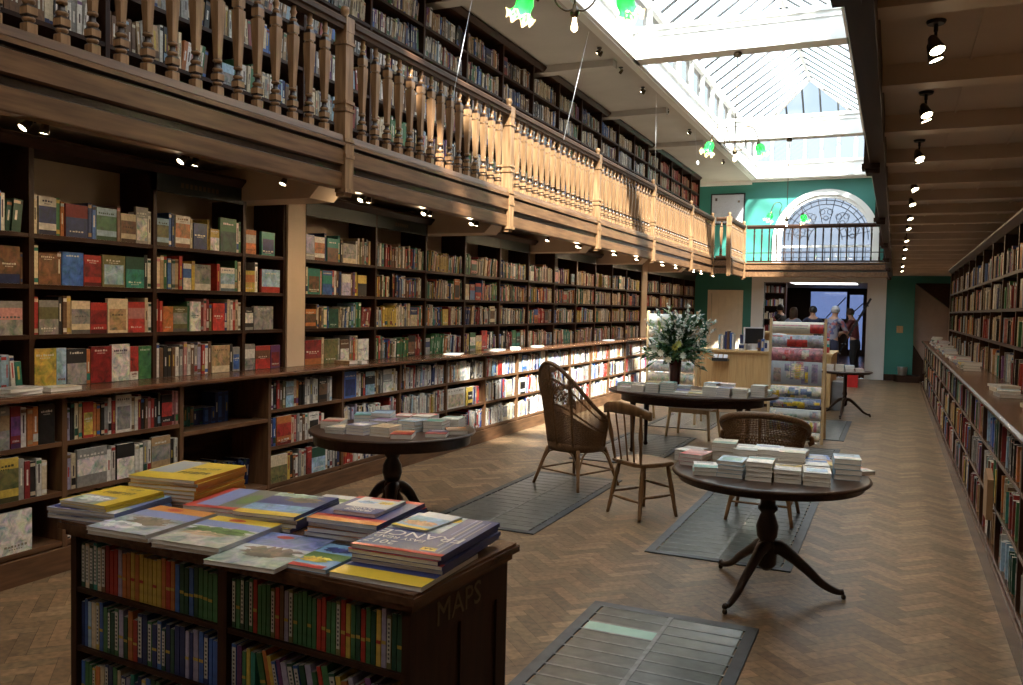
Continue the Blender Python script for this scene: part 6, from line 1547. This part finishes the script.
NV = mat_plain('navy_cloth', (.02, .025, .06), .8); DK = mat_plain('dark_cloth', (.02, .02, .022), .8); RDc = mat_plain('maroon_cloth', (.12, .025, .03), .8); LBc = mat_plain('pale_blue_cloth', (.25, .3, .42), .8)
person((-1.38, 21.6, 0), math.radians(-25), 'grey-haired person in a patterned shirt standing with back turned in the opening', mat_pattern(), NV, HG, 1, 1.86)
person((-1.9, 22.7, 0), math.radians(15), 'person in a navy top with dark hair left of the grey-haired person', NV, DK, HD, 0, 1.86)
person((-2.45, 23.4, 0), math.radians(-30), 'person with long brown hair and pale blue top furthest left in the doorway group', LBc, NV, HB, 2, 1.82, True)
person((-.9, 23.4, 0), math.radians(70), 'person in a maroon top reaching towards the group, beside the column', RDc, DK, HB, 1, 1.82)
person((-2.92, 24.6, .2), math.radians(60), 'person with black hair half hidden at the left of the opening', DK, DK, HD, 0, 1.7)

# ------------------------------------------------------------------ shelved books: the 300 that show largest are single objects, the rest one mass
bpy.context.view_layer.update()
dg = bpy.context.evaluated_depsgraph_get()
cand = []
for k in books:
    s_ = k['s']; c0 = Vector((k['x']+s_*.004, k['y'], k['z']+k['h']*.6))
    p = pix(c0)
    if not p or not (-20 < p[0] < 1043 and -20 < p[1] < 705): k['area'] = 0; continue
    d = c0-CAM; dist = d.length
    cosx = abs(d.x)/dist; cosy = abs(d.y)/dist
    A = (k['w']*cosx+(.3*k['d'] if not k['face'] else k['d'])*cosy*.5)*k['h']*(F/dist)**2
    k['area'] = A
    if A > 30: cand.append(k)
cand.sort(key=lambda k: -k['area'])
single = []
for k in cand:
    if len(single) >= 300: break
    c0 = Vector((k['x']+k['s']*.004, k['y'], 0)); vis = 0
    for f in (.25, .6, .9):
        q = c0+Vector((0, 0, k['z']+k['h']*f)); p = pix(q)
        if not (0 <= p[0] < 1023 and 0 <= p[1] < 685): continue
        hit, loc, *_ = sc.ray_cast(dg, CAM, (q-CAM).normalized(), distance=(q-CAM).length-.03)
        if not hit: vis += 1
    if vis >= 2: k['single'] = True; single.append(k)
rows = {}
for k in books: rows.setdefault(k['row'], []).append(k)
SH = {'tall': ['bottom row', 'third row', 'second row', 'top row'], 'aisle tall': ['bottom row', 'third row', 'second row', 'top row'], 'low': ['bottom row', 'middle row', 'upper row'], 'aisle low': ['bottom row', 'middle row', 'upper row'], 'gallery': ['floor row', 'second row', 'third row', 'fourth row', 'fifth row', 'sixth row']}
def bayname(r):
    s_, i, l = r
    if s_ == 'tall':
        a = BU[i][0]
        return ('tall bay %s before pilaster' % ordn[4-i]) if a < 6 else ('tall bay %s past pilaster' % ordn[i-5])
    if s_ == 'low': return 'low bay %s' % ordn[i]
    if s_ == 'aisle tall': return 'tall aisle bay %s' % ordn[i]
    if s_ == 'aisle low': return 'low aisle bay %s' % ordn[i]
    return 'gallery bay %s' % ordn[i]
used = set()
for k in single:
    row = rows[k['row']]; j = row.index(k); r = k['row']
    shp = 'face-out' if k['face'] else ('thick' if k['w'] > .032 else 'slim' if k['w'] < .02 else 'standing')
    if k['lean'] and not k['face']: shp = 'leaning'
    L = row[j-1]['c'] if j > 0 else 'the upright'; R = row[j+1]['c'] if j+1 < len(row) else 'the upright'
    cc = k['c']+(' and '+k['c2'] if k['face'] and k['c2'] != k['c'] else '')
    rn = SH[r[0]][r[2]]; bn = bayname(r)
    opts = ['%s %s book between %s and %s, %s, %s' % (shp, cc, L, R, rn, bn), '%s %s book, %s along, %s, %s' % (shp, cc, ordn[j] if j < 20 else 'twenty-'+ordn[j-20] if j < 29 else 'last but '+ordn[max(0, min(19, len(row)-1-j))], rn, bn)]
    for lab in opts:
        if lab not in used and len(lab.split()) <= 16: break
    used.add(lab)
    k['label'] = lab
for k in single:
    b = MB(); k2 = dict(k); book_geo(b, k2, True)
    o_ = b.build('book', [BOOK, ART], None, (0, 0, 0)); o_.location = (k['x'], k['y'], k['z'])
    tag(o_, k['label'], 'book', 'books shelved along the walls')
b = MB()
for k in books:
    if not k.get('single'): book_geo(b, k)
b.v += []; n0 = len(b.v)
off = len(b.v); b.v.extend(shopbooks.v); b.f.extend(tuple(i+off for i in f) for f in shopbooks.f); b.c.extend(shopbooks.c); b.m.extend(shopbooks.m); b.s.extend(shopbooks.s)
tag(b.build('shelved_books', [BOOK, ART], None, (0, 0, 0), fixn=False), 'all the remaining books packed on the shelves around the hall', 'books', None, 'stuff')
print('BOOKS', len(books), 'single', len(single), 'faces', len(b.f), 'smallest', round(single[-1]['area']) if single else 0)

# ------------------------------------------------------------------ light
w = bpy.data.worlds.new('sky'); sc.world = w; w.use_nodes = True
bg = w.node_tree.nodes['Background']; bg.inputs[0].default_value = (.84, .92, 1.0, 1); bg.inputs[1].default_value = 5.0
sl = bpy.data.lights.new('sun', 'SUN'); sl.energy = 36; sl.color = (1, .93, .82); sl.angle = math.radians(3)
so = bpy.data.objects.new('sun', sl); col.objects.link(so)
so.rotation_euler = Vector((-.55, .8, -1)).to_track_quat('-Z', 'Y').to_euler(); so.location = (0, 10, 12)
vs = sc.view_settings; vs.view_transform = 'Standard'; vs.look = 'None'; vs.gamma = 1; vs.use_curve_mapping = False; vs.exposure = 0
sc.cycles.max_bounces = 8; sc.cycles.diffuse_bounces = 4; sc.cycles.transparent_max_bounces = 12; sc.cycles.sample_clamp_indirect = 6
sc.cycles.use_denoising = True
